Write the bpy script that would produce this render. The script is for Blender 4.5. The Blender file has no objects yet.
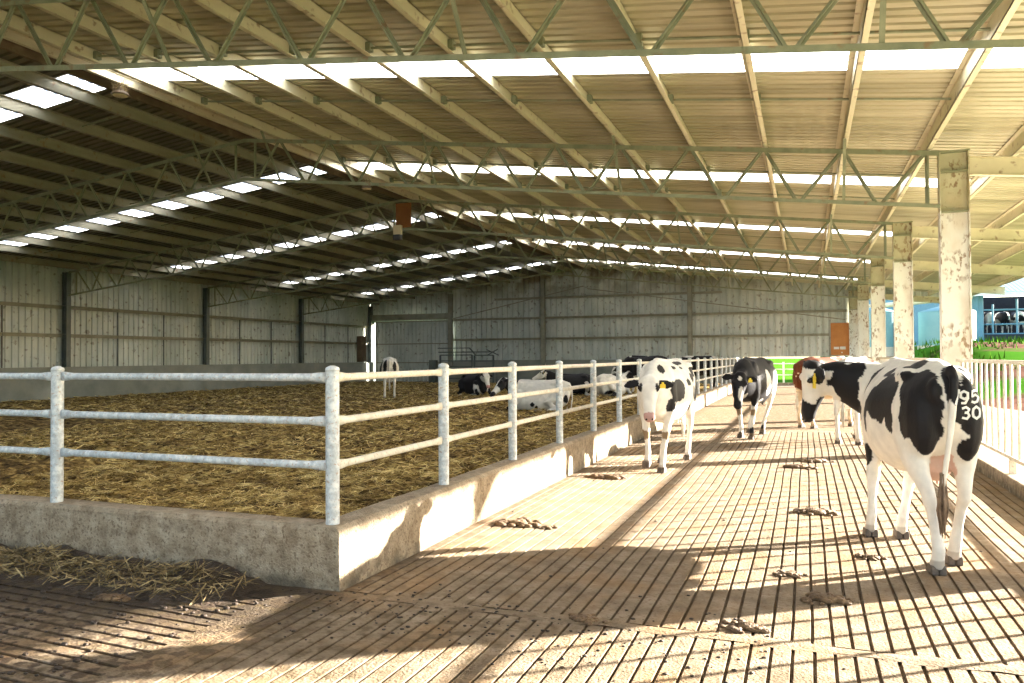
import bpy, bmesh, math, random
import numpy as np
from mathutils import Vector, Matrix, noise
from mathutils.bvhtree import BVHTree
R = math.radians
SC = bpy.context.scene
COL = SC.collection
# ------------------------------------------------------------------ camera, sky, sun, exposure
F_PX, YAW, PITCH, ROLL = 786.66, R(20.5007), R(1.1242), R(-0.3365)
fw = Vector((-math.sin(YAW)*math.cos(PITCH), math.cos(YAW)*math.cos(PITCH), math.sin(PITCH)))
rt = Vector((math.cos(YAW), math.sin(YAW), 0)); up = rt.cross(fw)
r2 = rt*math.cos(ROLL) + up*math.sin(ROLL); u2 = -rt*math.sin(ROLL) + up*math.cos(ROLL)
cam_d = bpy.data.cameras.new('camera'); cam = bpy.data.objects.new('camera', cam_d); COL.objects.link(cam)
cam_d.sensor_width = 36; cam_d.lens = 36*F_PX/1024; cam_d.clip_end = 1500; cam_d.clip_start = .05
cam.matrix_world = Matrix(((r2.x, u2.x, -fw.x, 0), (r2.y, u2.y, -fw.y, 0), (r2.z, u2.z, -fw.z, 1.5), (0, 0, 0, 1)))
SC.camera = cam
W = bpy.data.worlds.new('sky'); SC.world = W; W.use_nodes = True
wn = W.node_tree.nodes; wl = W.node_tree.links; wn.clear()
SUN_AZ, SUN_EL = R(36.0), R(17.25)         # azimuth counted from +X towards +Y
sky = wn.new('ShaderNodeTexSky'); sky.sky_type = 'NISHITA'; sky.sun_disc = False
sky.sun_elevation = R(24); sky.sun_rotation = math.pi/2 - SUN_AZ; sky.air_density = 1.0; sky.dust_density = 1.5; sky.ozone_density = 1.0
bgn = wn.new('ShaderNodeBackground'); bgn.inputs['Strength'].default_value = 0.42
wo = wn.new('ShaderNodeOutputWorld'); wl.new(sky.outputs[0], bgn.inputs[0]); wl.new(bgn.outputs[0], wo.inputs[0])
sd = bpy.data.lights.new('sun', 'SUN'); sd.energy = 33; sd.angle = R(.6); sd.color = (1, .93, .82)
sun = bpy.data.objects.new('sun', sd); COL.objects.link(sun)
sv = Vector((math.cos(SUN_EL)*math.cos(SUN_AZ), math.cos(SUN_EL)*math.sin(SUN_AZ), math.sin(SUN_EL)))
sun.rotation_euler = sv.to_track_quat('Z', 'Y').to_euler(); sun.location = (30, 30, 20)
SC.view_settings.view_transform = 'Standard'; SC.view_settings.look = 'None'
SC.view_settings.exposure = 0.84; SC.view_settings.gamma = 1; SC.view_settings.use_curve_mapping = False
cy = SC.cycles
cy.max_bounces = 10; cy.diffuse_bounces = 6; cy.transparent_max_bounces = 8; cy.use_denoising = True
cy.sample_clamp_indirect = 8; cy.caustics_reflective = False; cy.caustics_refractive = False

rnd = random.Random(7)
# ------------------------------------------------------------------ measured layout
RX = -11.09; SLT = .1172; SLB = .1165          # ridge line, slopes of the chords
Y1, BAY = 13.586, 6.89
TY = [Y1 + BAY*k for k in (-1, 0, 1, 2, 3)]     # trusses
YE = Y1 + 4*BAY                                  # gable end column line (41.15)
zt = lambda x: 6.127 - SLT*abs(x-RX)
zb = lambda x: 5.318 - SLB*abs(x-RX)
zroof = lambda x: 6.127 + .26 - SLT*abs(x-RX)
XL = -24.3; XR = 1.95; XC = 2.155; XEAVE = 7.12
KX, KY, KH = -2.82, 4.36, .41

# ------------------------------------------------------------------ materials
def M(name, stops, scale=6, detail=6, rough=.8, metal=0, bump=.0, bscale=40, coord='Object', dist=0, stretch=(1,1,1), extra=None):
    m = bpy.data.materials.new(name); m.use_nodes = True; nt = m.node_tree; n = nt.nodes; l = nt.links
    b = n['Principled BSDF']; b.inputs['Roughness'].default_value = rough; b.inputs['Metallic'].default_value = metal
    tc = n.new('ShaderNodeTexCoord'); mp = n.new('ShaderNodeMapping'); mp.inputs['Scale'].default_value = stretch
    l.new(tc.outputs[coord], mp.inputs[0])
    nz = n.new('ShaderNodeTexNoise'); nz.inputs['Scale'].default_value = scale; nz.inputs['Detail'].default_value = detail
    nz.inputs['Distortion'].default_value = dist; nz.inputs['Roughness'].default_value = .62
    l.new(mp.outputs[0], nz.inputs['Vector'])
    rp = n.new('ShaderNodeValToRGB'); e = rp.color_ramp.elements
    while len(e) < len(stops): e.new(.5)
    for i, (p, c) in enumerate(stops): e[i].position = p; e[i].color = (*c, 1)
    l.new(nz.outputs['Fac'], rp.inputs[0]); l.new(rp.outputs[0], b.inputs['Base Color'])
    if bump:
        n2 = n.new('ShaderNodeTexNoise'); n2.inputs['Scale'].default_value = bscale; n2.inputs['Detail'].default_value = 5
        l.new(mp.outputs[0], n2.inputs['Vector'])
        bp = n.new('ShaderNodeBump'); bp.inputs['Strength'].default_value = bump; bp.inputs['Distance'].default_value = .02
        l.new(n2.outputs['Fac'], bp.inputs['Height']); l.new(bp.outputs[0], b.inputs['Normal'])
    if extra: extra(nt, n, l, b, tc, mp, rp, nz)
    return m
def over(n, l, b, fac, color, src=None):
    """lays a second colour over what feeds the base colour, by a factor socket"""
    s = b.inputs['Base Color'].links[0].from_socket
    mx = n.new('ShaderNodeMix'); mx.data_type = 'RGBA'; l.new(fac, mx.inputs[0]); l.new(s, mx.inputs[6])
    if hasattr(color, 'links'): l.new(color, mx.inputs[7])
    else: mx.inputs[7].default_value = (*color, 1)
    l.new(mx.outputs[2], b.inputs['Base Color'])
def nfac(n, l, vec, scale, lo, hi, detail=6, inv=False):
    z = n.new('ShaderNodeTexNoise'); z.inputs['Scale'].default_value = scale; z.inputs['Detail'].default_value = detail; l.new(vec, z.inputs['Vector'])
    r = n.new('ShaderNodeMapRange'); r.inputs[1].default_value = lo; r.inputs[2].default_value = hi; l.new(z.outputs['Fac'], r.inputs[0])
    return r.outputs[0]
def mul(n, l, a, c):
    m = n.new('ShaderNodeMath'); m.operation = 'MULTIPLY'; l.new(a, m.inputs[0])
    if isinstance(c, (int, float)): m.inputs[1].default_value = c
    else: l.new(c, m.inputs[1])
    return m.outputs[0]
def axis_range(n, l, vec, ax, lo, hi):
    s = n.new('ShaderNodeSeparateXYZ'); l.new(vec, s.inputs[0])
    r = n.new('ShaderNodeMapRange'); r.inputs[1].default_value = lo; r.inputs[2].default_value = hi; l.new(s.outputs[ax], r.inputs[0])
    return r.outputs[0]

def floor_extra(nt, n, l, b, tc, mp, rp, nz):
    v = tc.outputs['Object']
    # brown muck ground into the far part and fine grit everywhere
    over(n, l, b, mul(n, l, nfac(n, l, v, 34, .56, .66), .55), (.10, .065, .035))
    over(n, l, b, mul(n, l, nfac(n, l, v, 2.2, .48, .66), .5), (.26, .155, .07))
    over(n, l, b, mul(n, l, nfac(n, l, v, 11, .55, .64), .4), (.16, .10, .055))
    far = mul(n, l, axis_range(n, l, v, 1, 16.5, 18.5), nfac(n, l, v, 12, .42, .6))
    over(n, l, b, mul(n, l, far, .8), (.15, .09, .04))
    over(n, l, b, mul(n, l, nfac(n, l, v, 22, .5, .58), mul(n, l, axis_range(n, l, v, 1, 15, 18), .7)), (.09, .055, .028))
    # dark wet muck along the front kerb
    wet = mul(n, l, axis_range(n, l, v, 0, -2.5, -3.3), nfac(n, l, v, 1.8, .24, .4))
    wet = mul(n, l, wet, axis_range(n, l, v, 1, 3.3, 3.75))
    over(n, l, b, mul(n, l, wet, .96), (.025, .019, .014))
    w2 = mul(n, l, axis_range(n, l, v, 0, -2.4, -3.2), nfac(n, l, v, 14, .47, .57))
    over(n, l, b, mul(n, l, w2, .85), (.06, .042, .03))
    w3 = mul(n, l, nfac(n, l, v, 9, .5, .62), mul(n, l, axis_range(n, l, v, 1, 5.0, 4.1), axis_range(n, l, v, 0, -.6, -1.9)))
    over(n, l, b, mul(n, l, w3, .8), (.11, .08, .045))
    gz = axis_range(n, l, v, 2, -.003, -.008)
    over(n, l, b, mul(n, l, gz, .6), (.07, .045, .025))
    # browner in noise patches towards the right kerb
    w4 = mul(n, l, axis_range(n, l, v, 0, 1.45, 1.8), nfac(n, l, v, 6, .3, .6))
    over(n, l, b, mul(n, l, w4, .6), (.17, .11, .045))
    rr = n.new('ShaderNodeMapRange'); l.new(wet, rr.inputs[0]); rr.inputs[3].default_value = .85; rr.inputs[4].default_value = .6
    l.new(rr.outputs[0], b.inputs['Roughness'])
m_floor = M('grooved_concrete', [(.3, (.15, .110, .071)), (.5, (.228, .174, .118)), (.7, (.305, .243, .175))], 5, rough=.85, bump=.5, bscale=60, extra=floor_extra)
def kerb_extra(nt, n, l, b, tc, mp, rp, nz):
    v = tc.outputs['Object']
    over(n, l, b, mul(n, l, nfac(n, l, v, 45, .56, .64), .65), (.12, .08, .05))
    over(n, l, b, mul(n, l, nfac(n, l, v, 14, .52, .62), .4), (.17, .13, .09))
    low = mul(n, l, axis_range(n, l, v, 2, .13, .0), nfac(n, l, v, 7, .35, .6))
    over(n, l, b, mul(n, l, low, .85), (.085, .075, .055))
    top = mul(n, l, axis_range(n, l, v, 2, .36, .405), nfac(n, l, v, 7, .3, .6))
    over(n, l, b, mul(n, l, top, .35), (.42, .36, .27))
m_kerb = M('kerb_concrete', [(.3, (.21, .155, .10)), (.5, (.35, .275, .19)), (.7, (.47, .385, .28))], 9, bump=.7, bscale=70, extra=kerb_extra)
m_wallconc = M('dusty_wall_concrete', [(.3, (.20, .215, .19)), (.55, (.27, .28, .24)), (.75, (.33, .31, .25))], 1.5, bump=.2)
def sheet_extra(nt, n, l, b, tc, mp, rp, nz):
    v = tc.outputs['Object']
    over(n, l, b, mul(n, l, nfac(n, l, v, 5, .6, .68), .6), (.16, .12, .08))
    over(n, l, b, mul(n, l, axis_range(n, l, v, 2, 4.6, 5.8), nfac(n, l, v, 1.2, .4, .55)), (.22, .19, .13))
m_sheet = M('galvanised_wall_sheet', [(.3, (.40, .46, .43)), (.5, (.56, .60, .56)), (.7, (.70, .72, .65))], 1.2, rough=.55, metal=.15, stretch=(1, 1, .35), extra=sheet_extra)
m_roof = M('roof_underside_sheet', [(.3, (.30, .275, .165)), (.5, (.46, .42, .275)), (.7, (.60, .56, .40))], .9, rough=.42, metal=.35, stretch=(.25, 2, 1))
m_roofl = M('shaded_roof_underside_sheet', [(.3, (.09, .085, .06)), (.5, (.14, .13, .095)), (.7, (.20, .185, .135))], .9, rough=.42, metal=.35, stretch=(.25, 2, 1))  # darker copy of the roof sheet, left slope's shade put into the colour
def steel_extra(nt, n, l, b, tc, mp, rp, nz):
    over(n, l, b, mul(n, l, nfac(n, l, tc.outputs['Object'], 7, .6, .7), .65), (.25, .13, .055))
m_truss = M('green_grey_painted_steel', [(.3, (.19, .215, .135)), (.6, (.29, .31, .20)), (.8, (.38, .37, .25))], 4, rough=.5, metal=.1, extra=steel_extra)
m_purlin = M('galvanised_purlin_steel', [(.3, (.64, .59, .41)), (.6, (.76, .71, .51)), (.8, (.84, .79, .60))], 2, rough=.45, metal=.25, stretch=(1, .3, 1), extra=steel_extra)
m_purlinl = M('shaded_purlin_steel', [(.3, (.24, .22, .15)), (.6, (.36, .33, .235)), (.8, (.46, .42, .31))], 2, rough=.45, metal=.25, stretch=(1, .3, 1), extra=steel_extra)  # same purlin steel with the dimness of the left slope painted in
m_ridge = M('rusty_ridge_steel', [(.3, (.085, .06, .035)), (.6, (.16, .11, .065)), (.8, (.26, .21, .14))], 2, rough=.6)
m_dark = M('dark_grey_steel', [(.3, (.09, .11, .105)), (.6, (.14, .16, .15))], 3, rough=.5, metal=.2)
m_midsteel = M('dull_grey_girt_steel', [(.3, (.22, .22, .17)), (.6, (.32, .31, .24))], 3, rough=.5, metal=.2)
def col_extra(nt, n, l, b, tc, mp, rp, nz):
    v = tc.outputs['Object']
    low = axis_range(n, l, v, 2, 3.72, 3.68)
    over(n, l, b, low, (.80, .80, .75))
    oi = n.new('ShaderNodeObjectInfo'); va = n.new('ShaderNodeVectorMath'); va.operation = 'ADD'; l.new(v, va.inputs[0]); l.new(oi.outputs['Location'], va.inputs[1])
    st = n.new('ShaderNodeMapping'); st.inputs['Scale'].default_value = (1, 1, .6); l.new(va.outputs[0], st.inputs[0])
    over(n, l, b, mul(n, l, mul(n, l, nfac(n, l, st.outputs[0], 16, .50, .60, 12), nfac(n, l, st.outputs[0], 3.2, .46, .58, 4)), .9), (.24, .15, .08))
    over(n, l, b, mul(n, l, nfac(n, l, st.outputs[0], 2.3, .5, .64), .3), (.52, .36, .19))
m_column = M('whitewashed_rusty_column', [(.3, (.50, .48, .31)), (.7, (.60, .57, .40))], 4, rough=.75, bump=.3, extra=col_extra)
def post_extra(nt, n, l, b, tc, mp, rp, nz):
    over(n, l, b, mul(n, l, nfac(n, l, tc.outputs['Object'], 55, .6, .66), .6), (.40, .24, .13))
m_post = M('weathered_galvanised_pipe', [(.35, (.42, .45, .47)), (.5, (.56, .60, .62)), (.62, (.74, .75, .74))], 22, rough=.5, metal=.15, bump=.15, extra=post_extra)
m_railgal = M('dull_galvanised_rail', [(.35, (.60, .56, .46)), (.6, (.74, .70, .60))], 14, rough=.5, metal=.1, extra=post_extra)
m_strawbase = M('trodden_straw_bed', [(.38, (.035, .02, .008)), (.5, (.16, .10, .033)), (.6, (.40, .27, .09)), (.72, (.55, .40, .15))], 7, rough=.95, bump=1, bscale=25, detail=12)
m_straw = M('golden_straw', [(.38, (.13, .08, .025)), (.5, (.50, .35, .11)), (.64, (.85, .68, .30))], 4.5, rough=.8)
m_wetstraw = M('dirty_straw', [(.35, (.07, .045, .02)), (.5, (.22, .155, .065)), (.68, (.50, .39, .19))], 12, rough=.8)
m_dung = M('dung', [(.3, (.07, .038, .018)), (.7, (.20, .12, .055))], 20, rough=.7, bump=1)
m_muck = M('dark_wet_muck', [(.3, (.02, .013, .008)), (.7, (.06, .036, .02))], 20, rough=.6, bump=1)
m_orange = M('orange_brown_board', [(.3, (.46, .17, .035)), (.7, (.56, .23, .055))], 3, rough=.6)
m_white = M('white_paint', [(.3, (.7, .7, .68)), (.7, (.8, .8, .78))], 5, rough=.5)
m_black = M('black_plastic', [(.3, (.02, .02, .02)), (.7, (.05, .05, .05))], 5, rough=.5)
m_grass = M('grass', [(.35, (.03, .09, .006)), (.5, (.055, .15, .012)), (.68, (.10, .19, .025))], .8, rough=.95, detail=12)
def bank_extra(nt, n, l, b, tc, mp, rp, nz):
    v = tc.outputs['Object']
    over(n, l, b, nfac(n, l, v, .16, .44, .5), (.05, .15, .015))
m_bank = M('earth_bank', [(.35, (.10, .05, .038)), (.6, (.18, .10, .075))], 1.5, rough=.95, detail=10, extra=bank_extra)
m_yard = M('pale_yard_concrete', [(.3, (.52, .45, .34)), (.7, (.68, .60, .47))], 2, rough=.9)
m_bluewall = M('pale_blue_steel_cladding', [(.3, (.12, .26, .34)), (.7, (.16, .33, .41))], 1, rough=.5)
m_tank = M('pale_green_tank', [(.3, (.13, .28, .29)), (.7, (.17, .33, .33))], 1, rough=.5)
m_cream = M('cream_gutter', [(.3, (.70, .58, .36)), (.7, (.78, .66, .45))], 3, rough=.5)
m_void = M('dark_parlour_interior', [(.3, (.02, .02, .025)), (.7, (.04, .04, .045))], 3, rough=.9)
for _q, _v in ((m_floor, .12), (m_bank, .0), (m_grass, .0), (m_yard, .05), (m_kerb, .15), (m_strawbase, .1), (m_straw, .2)): _q.node_tree.nodes['Principled BSDF'].inputs['Specular IOR Level'].default_value = _v
m_board = M('shaded_orange_board', [(.3, (.22, .075, .012)), (.7, (.30, .11, .02))], 3, rough=.6)  # orange darkened to carry the shade up at the truss peak
# translucent fibreglass rooflight
m_sky = bpy.data.materials.new('translucent_rooflight'); m_sky.use_nodes = True
_n = m_sky.node_tree.nodes; _l = m_sky.node_tree.links; _n.clear()
_t = _n.new('ShaderNodeBsdfTransparent'); _t.inputs[0].default_value = (.80, .86, .92, 1)
_d = _n.new('ShaderNodeBsdfTranslucent'); _d.inputs[0].default_value = (.95, .97, 1, 1)
_m = _n.new('ShaderNodeMixShader'); _m.inputs[0].default_value = .98
_o = _n.new('ShaderNodeOutputMaterial'); _l.new(_t.outputs[0], _m.inputs[1]); _l.new(_d.outputs[0], _m.inputs[2]); _l.new(_m.outputs[0], _o.inputs[0])

# ------------------------------------------------------------------ mesh helpers
class MB:
    def __init__(s): s.v = []; s.f = []
    def add(s, vs, fs):
        k = len(s.v); s.v += [tuple(p) for p in vs]; s.f += [tuple(i+k for i in f) for f in fs]; return s
    def box(s, a, b):
        (x0, y0, z0), (x1, y1, z1) = a, b
        return s.add([(x0,y0,z0),(x1,y0,z0),(x1,y1,z0),(x0,y1,z0),(x0,y0,z1),(x1,y0,z1),(x1,y1,z1),(x0,y1,z1)],
                     [(0,3,2,1),(4,5,6,7),(0,1,5,4),(1,2,6,5),(2,3,7,6),(3,0,4,7)])
    def bar(s, p, q, w, h=None, upv=(0,0,1)):
        """a square-edged bar from p to q, w wide and h high"""
        h = h or w; p = Vector(p); q = Vector(q); d = (q-p).normalized(); u = Vector(upv)
        if abs(d.dot(u)) > .98: u = Vector((0,1,0))
        r = d.cross(u).normalized(); u = r.cross(d)
        vs = [e + r*a*w/2 + u*b*h/2 for e in (p, q) for a, b in ((-1,-1),(1,-1),(1,1),(-1,1))]
        return s.add(vs, [(3,2,1,0),(4,5,6,7),(0,1,5,4),(1,2,6,5),(2,3,7,6),(3,0,4,7)])
    def tube(s, pts, rad, n=10, cap=True, squash=None):
        pts = [Vector(p) for p in pts]; rad = rad if hasattr(rad, '__len__') else [rad]*len(pts)
        rings = []; ref = None
        for i, p in enumerate(pts):
            d = (pts[min(i+1, len(pts)-1)] - pts[max(i-1, 0)]).normalized()
            if ref is None: ref = Vector((0,0,1)) if abs(d.z) < .9 else Vector((0,1,0))
            a = d.cross(ref).normalized(); b = a.cross(d).normalized(); ref = b
            r = rad[i]; ra, rb = (r if hasattr(r, '__len__') else (r, r))
            rings.append([p + a*math.cos(t)*ra + b*math.sin(t)*rb for t in [2*math.pi*j/n for j in range(n)]])
        vs = [v for r in rings for v in r]; fs = []
        for i in range(len(rings)-1):
            for j in range(n):
                a, b = i*n+j, i*n+(j+1) % n; fs.append((a, b, b+n, a+n))
        if cap: fs.append(tuple(range(n-1, -1, -1))); fs.append(tuple(range((len(rings)-1)*n, len(rings)*n)))
        return s.add(vs, fs)
    def ball(s, c, r, nu=12, nv=8):
        c = Vector(c); r = r if hasattr(r, '__len__') else (r, r, r); vs = [c+Vector((0,0,-r[2]))]; fs = []
        for i in range(1, nv):
            ph = -math.pi/2 + math.pi*i/nv
            for j in range(nu):
                t = 2*math.pi*j/nu; vs.append(c+Vector((r[0]*math.cos(ph)*math.cos(t), r[1]*math.cos(ph)*math.sin(t), r[2]*math.sin(ph))))
        vs.append(c+Vector((0,0,r[2])))
        for j in range(nu): fs.append((0, 1+(j+1) % nu, 1+j))
        for i in range(nv-2):
            for j in range(nu):
                a = 1+i*nu+j; b = 1+i*nu+(j+1) % nu; fs.append((a, b, b+nu, a+nu))
        k = 1+(nv-2)*nu
        for j in range(nu): fs.append((k+j, k+(j+1) % nu, len(vs)-1))
        return s.add(vs, fs)
    def grid(s, P):
        """P: rows of points"""
        nr, nc = len(P), len(P[0])
        return s.add([p for r in P for p in r], [(i*nc+j, i*nc+j+1, (i+1)*nc+j+1, (i+1)*nc+j) for i in range(nr-1) for j in range(nc-1)])
    def build(s, name, mat, parent=None, smooth=False, bevel=0, solid=0):
        me = bpy.data.meshes.new(name); me.from_pydata(s.v, [], s.f); me.update()
        if smooth: me.polygons.foreach_set('use_smooth', [True]*len(me.polygons))
        me.materials.append(mat); o = bpy.data.objects.new(name, me); COL.objects.link(o)
        if parent: o.parent = parent
        if bevel:
            b = o.modifiers.new('b', 'BEVEL'); b.width = bevel; b.segments = 2; b.limit_method = 'ANGLE'; b.angle_limit = R(40)
        if solid:
            b = o.modifiers.new('s', 'SOLIDIFY'); b.thickness = solid; b.offset = 0
        return o
def tag(o, label=None, cat=None, group=None, kind=None):
    if label: o['label'] = label
    if cat: o['category'] = cat
    if group: o['group'] = group
    if kind: o['kind'] = kind
    return o
def empty(name, loc=(0,0,0), rz=0, **k):
    o = bpy.data.objects.new(name, None); COL.objects.link(o); o.location = loc; o.rotation_euler = (0,0,rz); o.empty_display_size = .2
    return tag(o, **k)
def copy_tree(o, parent=None):
    c = o.copy(); COL.objects.link(c); c.parent = parent
    for ch in list(o.children): copy_tree(ch, c)
    return c
def structure(o, label=None, cat=None): return tag(o, label, cat, None, 'structure')
def ordinal(i): return ['first','second','third','fourth','fifth','sixth','seventh','eighth','ninth','tenth','eleventh','twelfth','thirteenth','fourteenth','fifteenth','sixteenth','seventeenth','eighteenth','nineteenth','twentieth','twenty-first'][i]

# ------------------------------------------------------------------ floor
def ribbed_floor(mb, x0, x1, y0, y1, pitch, along='Y', wave=.006, gd=.015, gw=.020, dy=.22, skew=0):
    """concrete planks with grooves between them; real relief"""
    n = int((x1-x0)/pitch) if along == 'Y' else int((y1-y0)/pitch)
    prof = []
    base = x0 if along == 'Y' else y0; end = x1 if along == 'Y' else y1
    for i in range(n+1):
        a = base + i*pitch
        prof += [(a-gw/2, 0), (a-gw*.3, -gd), (a+gw*.3, -gd), (a+gw/2, 0)]
    prof = [(u, z) for u, z in prof if base <= u <= end]; prof = [(base, 0)] + prof + [(end, 0)]
    l0, l1 = (y0, y1) if along == 'Y' else (x0, x1)
    m = max(2, int((l1-l0)/dy)); P = []
    for j in range(m+1):
        t = l0 + (l1-l0)*j/m; row = []
        for u, z in prof:
            k = round((u-base)/pitch)
            w = 0 if u in (base, end) else wave*noise.noise(Vector((t*.7, k*.35, 3))) * 2.2 + skew*(t-l0)
            zz = z + (.002*noise.noise(Vector((t*2, u*3, 0))) if z == 0 else 0)
            row.append((u+w, t, zz) if along == 'Y' else (t, u+w, zz))
        P.append(row)
    if along == 'X': P = P
    mb.grid(P)
fl = MB()
ribbed_floor(fl, -2.82, 2.06, 4.40, 16.6, .0975)
ribbed_floor(fl, -2.94, 2.06, -.6, 4.29, .0985)
ribbed_floor(fl, -7.0, -3.16, 1.2, 4.36, .102, along='X', skew=-.05, gw=.026, gd=.016)
# smooth screed strips between the grooved bays, raised by a hair
jt = [(-3.16 + 5.22*i/30, 4.29 + .02*math.sin(i*1.7), 4.40+.02*math.sin(i*1.1+2)) for i in range(31)]
fl.grid([[(x, a, .001) for x, a, b in jt], [(x, (a+b)/2, .004) for x, a, b in jt], [(x, b, .001) for x, a, b in jt]])
fl.grid([[(-3.16, y, .001), (-3.05, y, .004), (-2.94, y, .001)] for y in [-.6+4.9*i/20 for i in range(21)]])
fl.grid([[(x, y, 0) for x in (-2.82, -1, .6, 2.06)] for y in (16.6, 25, 35, 42.6)])     # trodden, ungrooved far end
fl.grid([[(x, y, 0) for x in (-9.5, -7.0)] for y in (-4, 1.2, 4.36)])
fl.grid([[(x, y, 0) for x in (-7, -3.16)] for y in (-4, 1.2)])
fl.grid([[(x, y, 0) for x in (-3.16, 2.06)] for y in (-4, -.6)])
fl.grid([[(x, y, -.02) for x in (-24.6, -9.5, 2.06)] for y in (-17.0, 4.36)])
structure(fl.build('floor', m_floor), 'pale concrete barn floor cut with parallel grooves', 'floor')

# ------------------------------------------------------------------ kerbs
def wobbly_kerb(mb, p, q, t, h, n):
    """kerb from p to q (plan), thickness t to the left of p->q, slightly uneven"""
    p = Vector((*p, 0)); q = Vector((*q, 0)); d = (q-p).normalized(); nrm = Vector((-d.y, d.x, 0)); P = []
    for i in range(n+1):
        c = p + (q-p)*i/n; w = .006*noise.noise(c*1.3); c2 = c
        P.append([c2+Vector((0,0,-.03)), c2+nrm*(.004+w)+Vector((0,0,h-.03)), c2+nrm*(.03+w)+Vector((0,0,h)), c2+nrm*(t-.02)+Vector((0,0,h+w)), c2+nrm*t+Vector((0,0,h-.02)), c2+nrm*t+Vector((0,0,-.03))])
    mb.grid(P)
    for r in (P[0], P[-1]): mb.add(r, [tuple(range(6))])
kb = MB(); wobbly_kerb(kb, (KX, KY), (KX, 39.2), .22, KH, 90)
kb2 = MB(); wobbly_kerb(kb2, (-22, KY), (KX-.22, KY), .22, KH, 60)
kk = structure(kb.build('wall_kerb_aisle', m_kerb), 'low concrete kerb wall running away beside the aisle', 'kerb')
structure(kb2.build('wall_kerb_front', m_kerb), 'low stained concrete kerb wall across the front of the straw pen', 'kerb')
kr = MB()
kr.box((2.06, -17, -.05), (2.62, 42.6, .155))
structure(kr.build('wall_kerb_right', m_kerb, bevel=.015), 'low concrete kerb under the barred railing', 'kerb')
ke = MB(); ke.box((-2.82, 42.6, -.05), (2.62, 42.8, .1)); structure(ke.build('trim_1', m_kerb), 'low concrete edge at the far end of the aisle', 'kerb')

# ------------------------------------------------------------------ corrugated sheeting
def ribs(a0, a1, pitch=.2, d=.028):
    out = []; a = a0
    while a < a1:
        out += [(a, 0), (a+pitch*.62, 0), (a+pitch*.70, d), (a+pitch*.92, d)]; a += pitch
    out = [(min(u, a1), z) for u, z in out if u <= a1]; out.append((a1, 0)); return out
def roof_sheet(mb, y0, y1, xs):
    pr = ribs(y0, y1, .19, .042)
    mb.grid([[(x, y, zroof(x)+.001+z) for y, z in pr] for x in xs])
RY0 = -9.0; RY1 = 41.75
sk = [(TY[0] + BAY*k + 3.06, TY[0] + BAY*k + 3.83) for k in (-2, -1, 0, 1, 2, 3, 4)]
gaps = [(a, b) for a, b in sk]
segs = []; y = RY0
for a, b in gaps: segs.append((y, a)); y = b
segs.append((y, RY1))
for side, (xa, xb) in enumerate(((-24.75, RX), (RX, XEAVE))):
    mb = MB()
    if side == 0: xs = [xa, -24.0, -23.1, -12.0, RX]
    else: xs = [RX, -10.6, 1.8, 2.9, xb]
    for a, b in segs: roof_sheet(mb, a, b, [xa, xb])
    for a, b in gaps:                                 # solid sheet short of the ridge and the eaves
        if side == 0: roof_sheet(mb, a, b, [xa, -23.3]); roof_sheet(mb, a, b, [-11.22, RX])
        else: roof_sheet(mb, a, b, [RX, -10.75]); roof_sheet(mb, a, b, [2.9, xb])
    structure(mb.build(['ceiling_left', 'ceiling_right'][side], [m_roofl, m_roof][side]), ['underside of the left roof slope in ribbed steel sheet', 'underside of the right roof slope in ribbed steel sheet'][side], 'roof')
wi = 1
for k, (a, b) in enumerate(gaps):
    for side in (0, 1):
        mb = MB(); roof_sheet(mb, a, b, [-23.3, -11.22] if side == 0 else [-10.75, 2.9])
        structure(mb.build('window_%d' % wi, m_sky), 'translucent white rooflight strip in the %s roof slope, %s from the camera' % (['left', 'right'][side], ordinal(k)), 'rooflight'); wi += 1
cap = MB(); cap.grid([[(RX-.35, y, zroof(RX-.35)+.05) for y in (RY0, RY1)], [(RX, y, zroof(RX)+.06) for y in (RY0, RY1)], [(RX+.35, y, zroof(RX+.35)+.05) for y in (RY0, RY1)]])
structure(cap.build('ceiling_ridge_cap', m_roof), 'ridge capping', 'roof')

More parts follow.
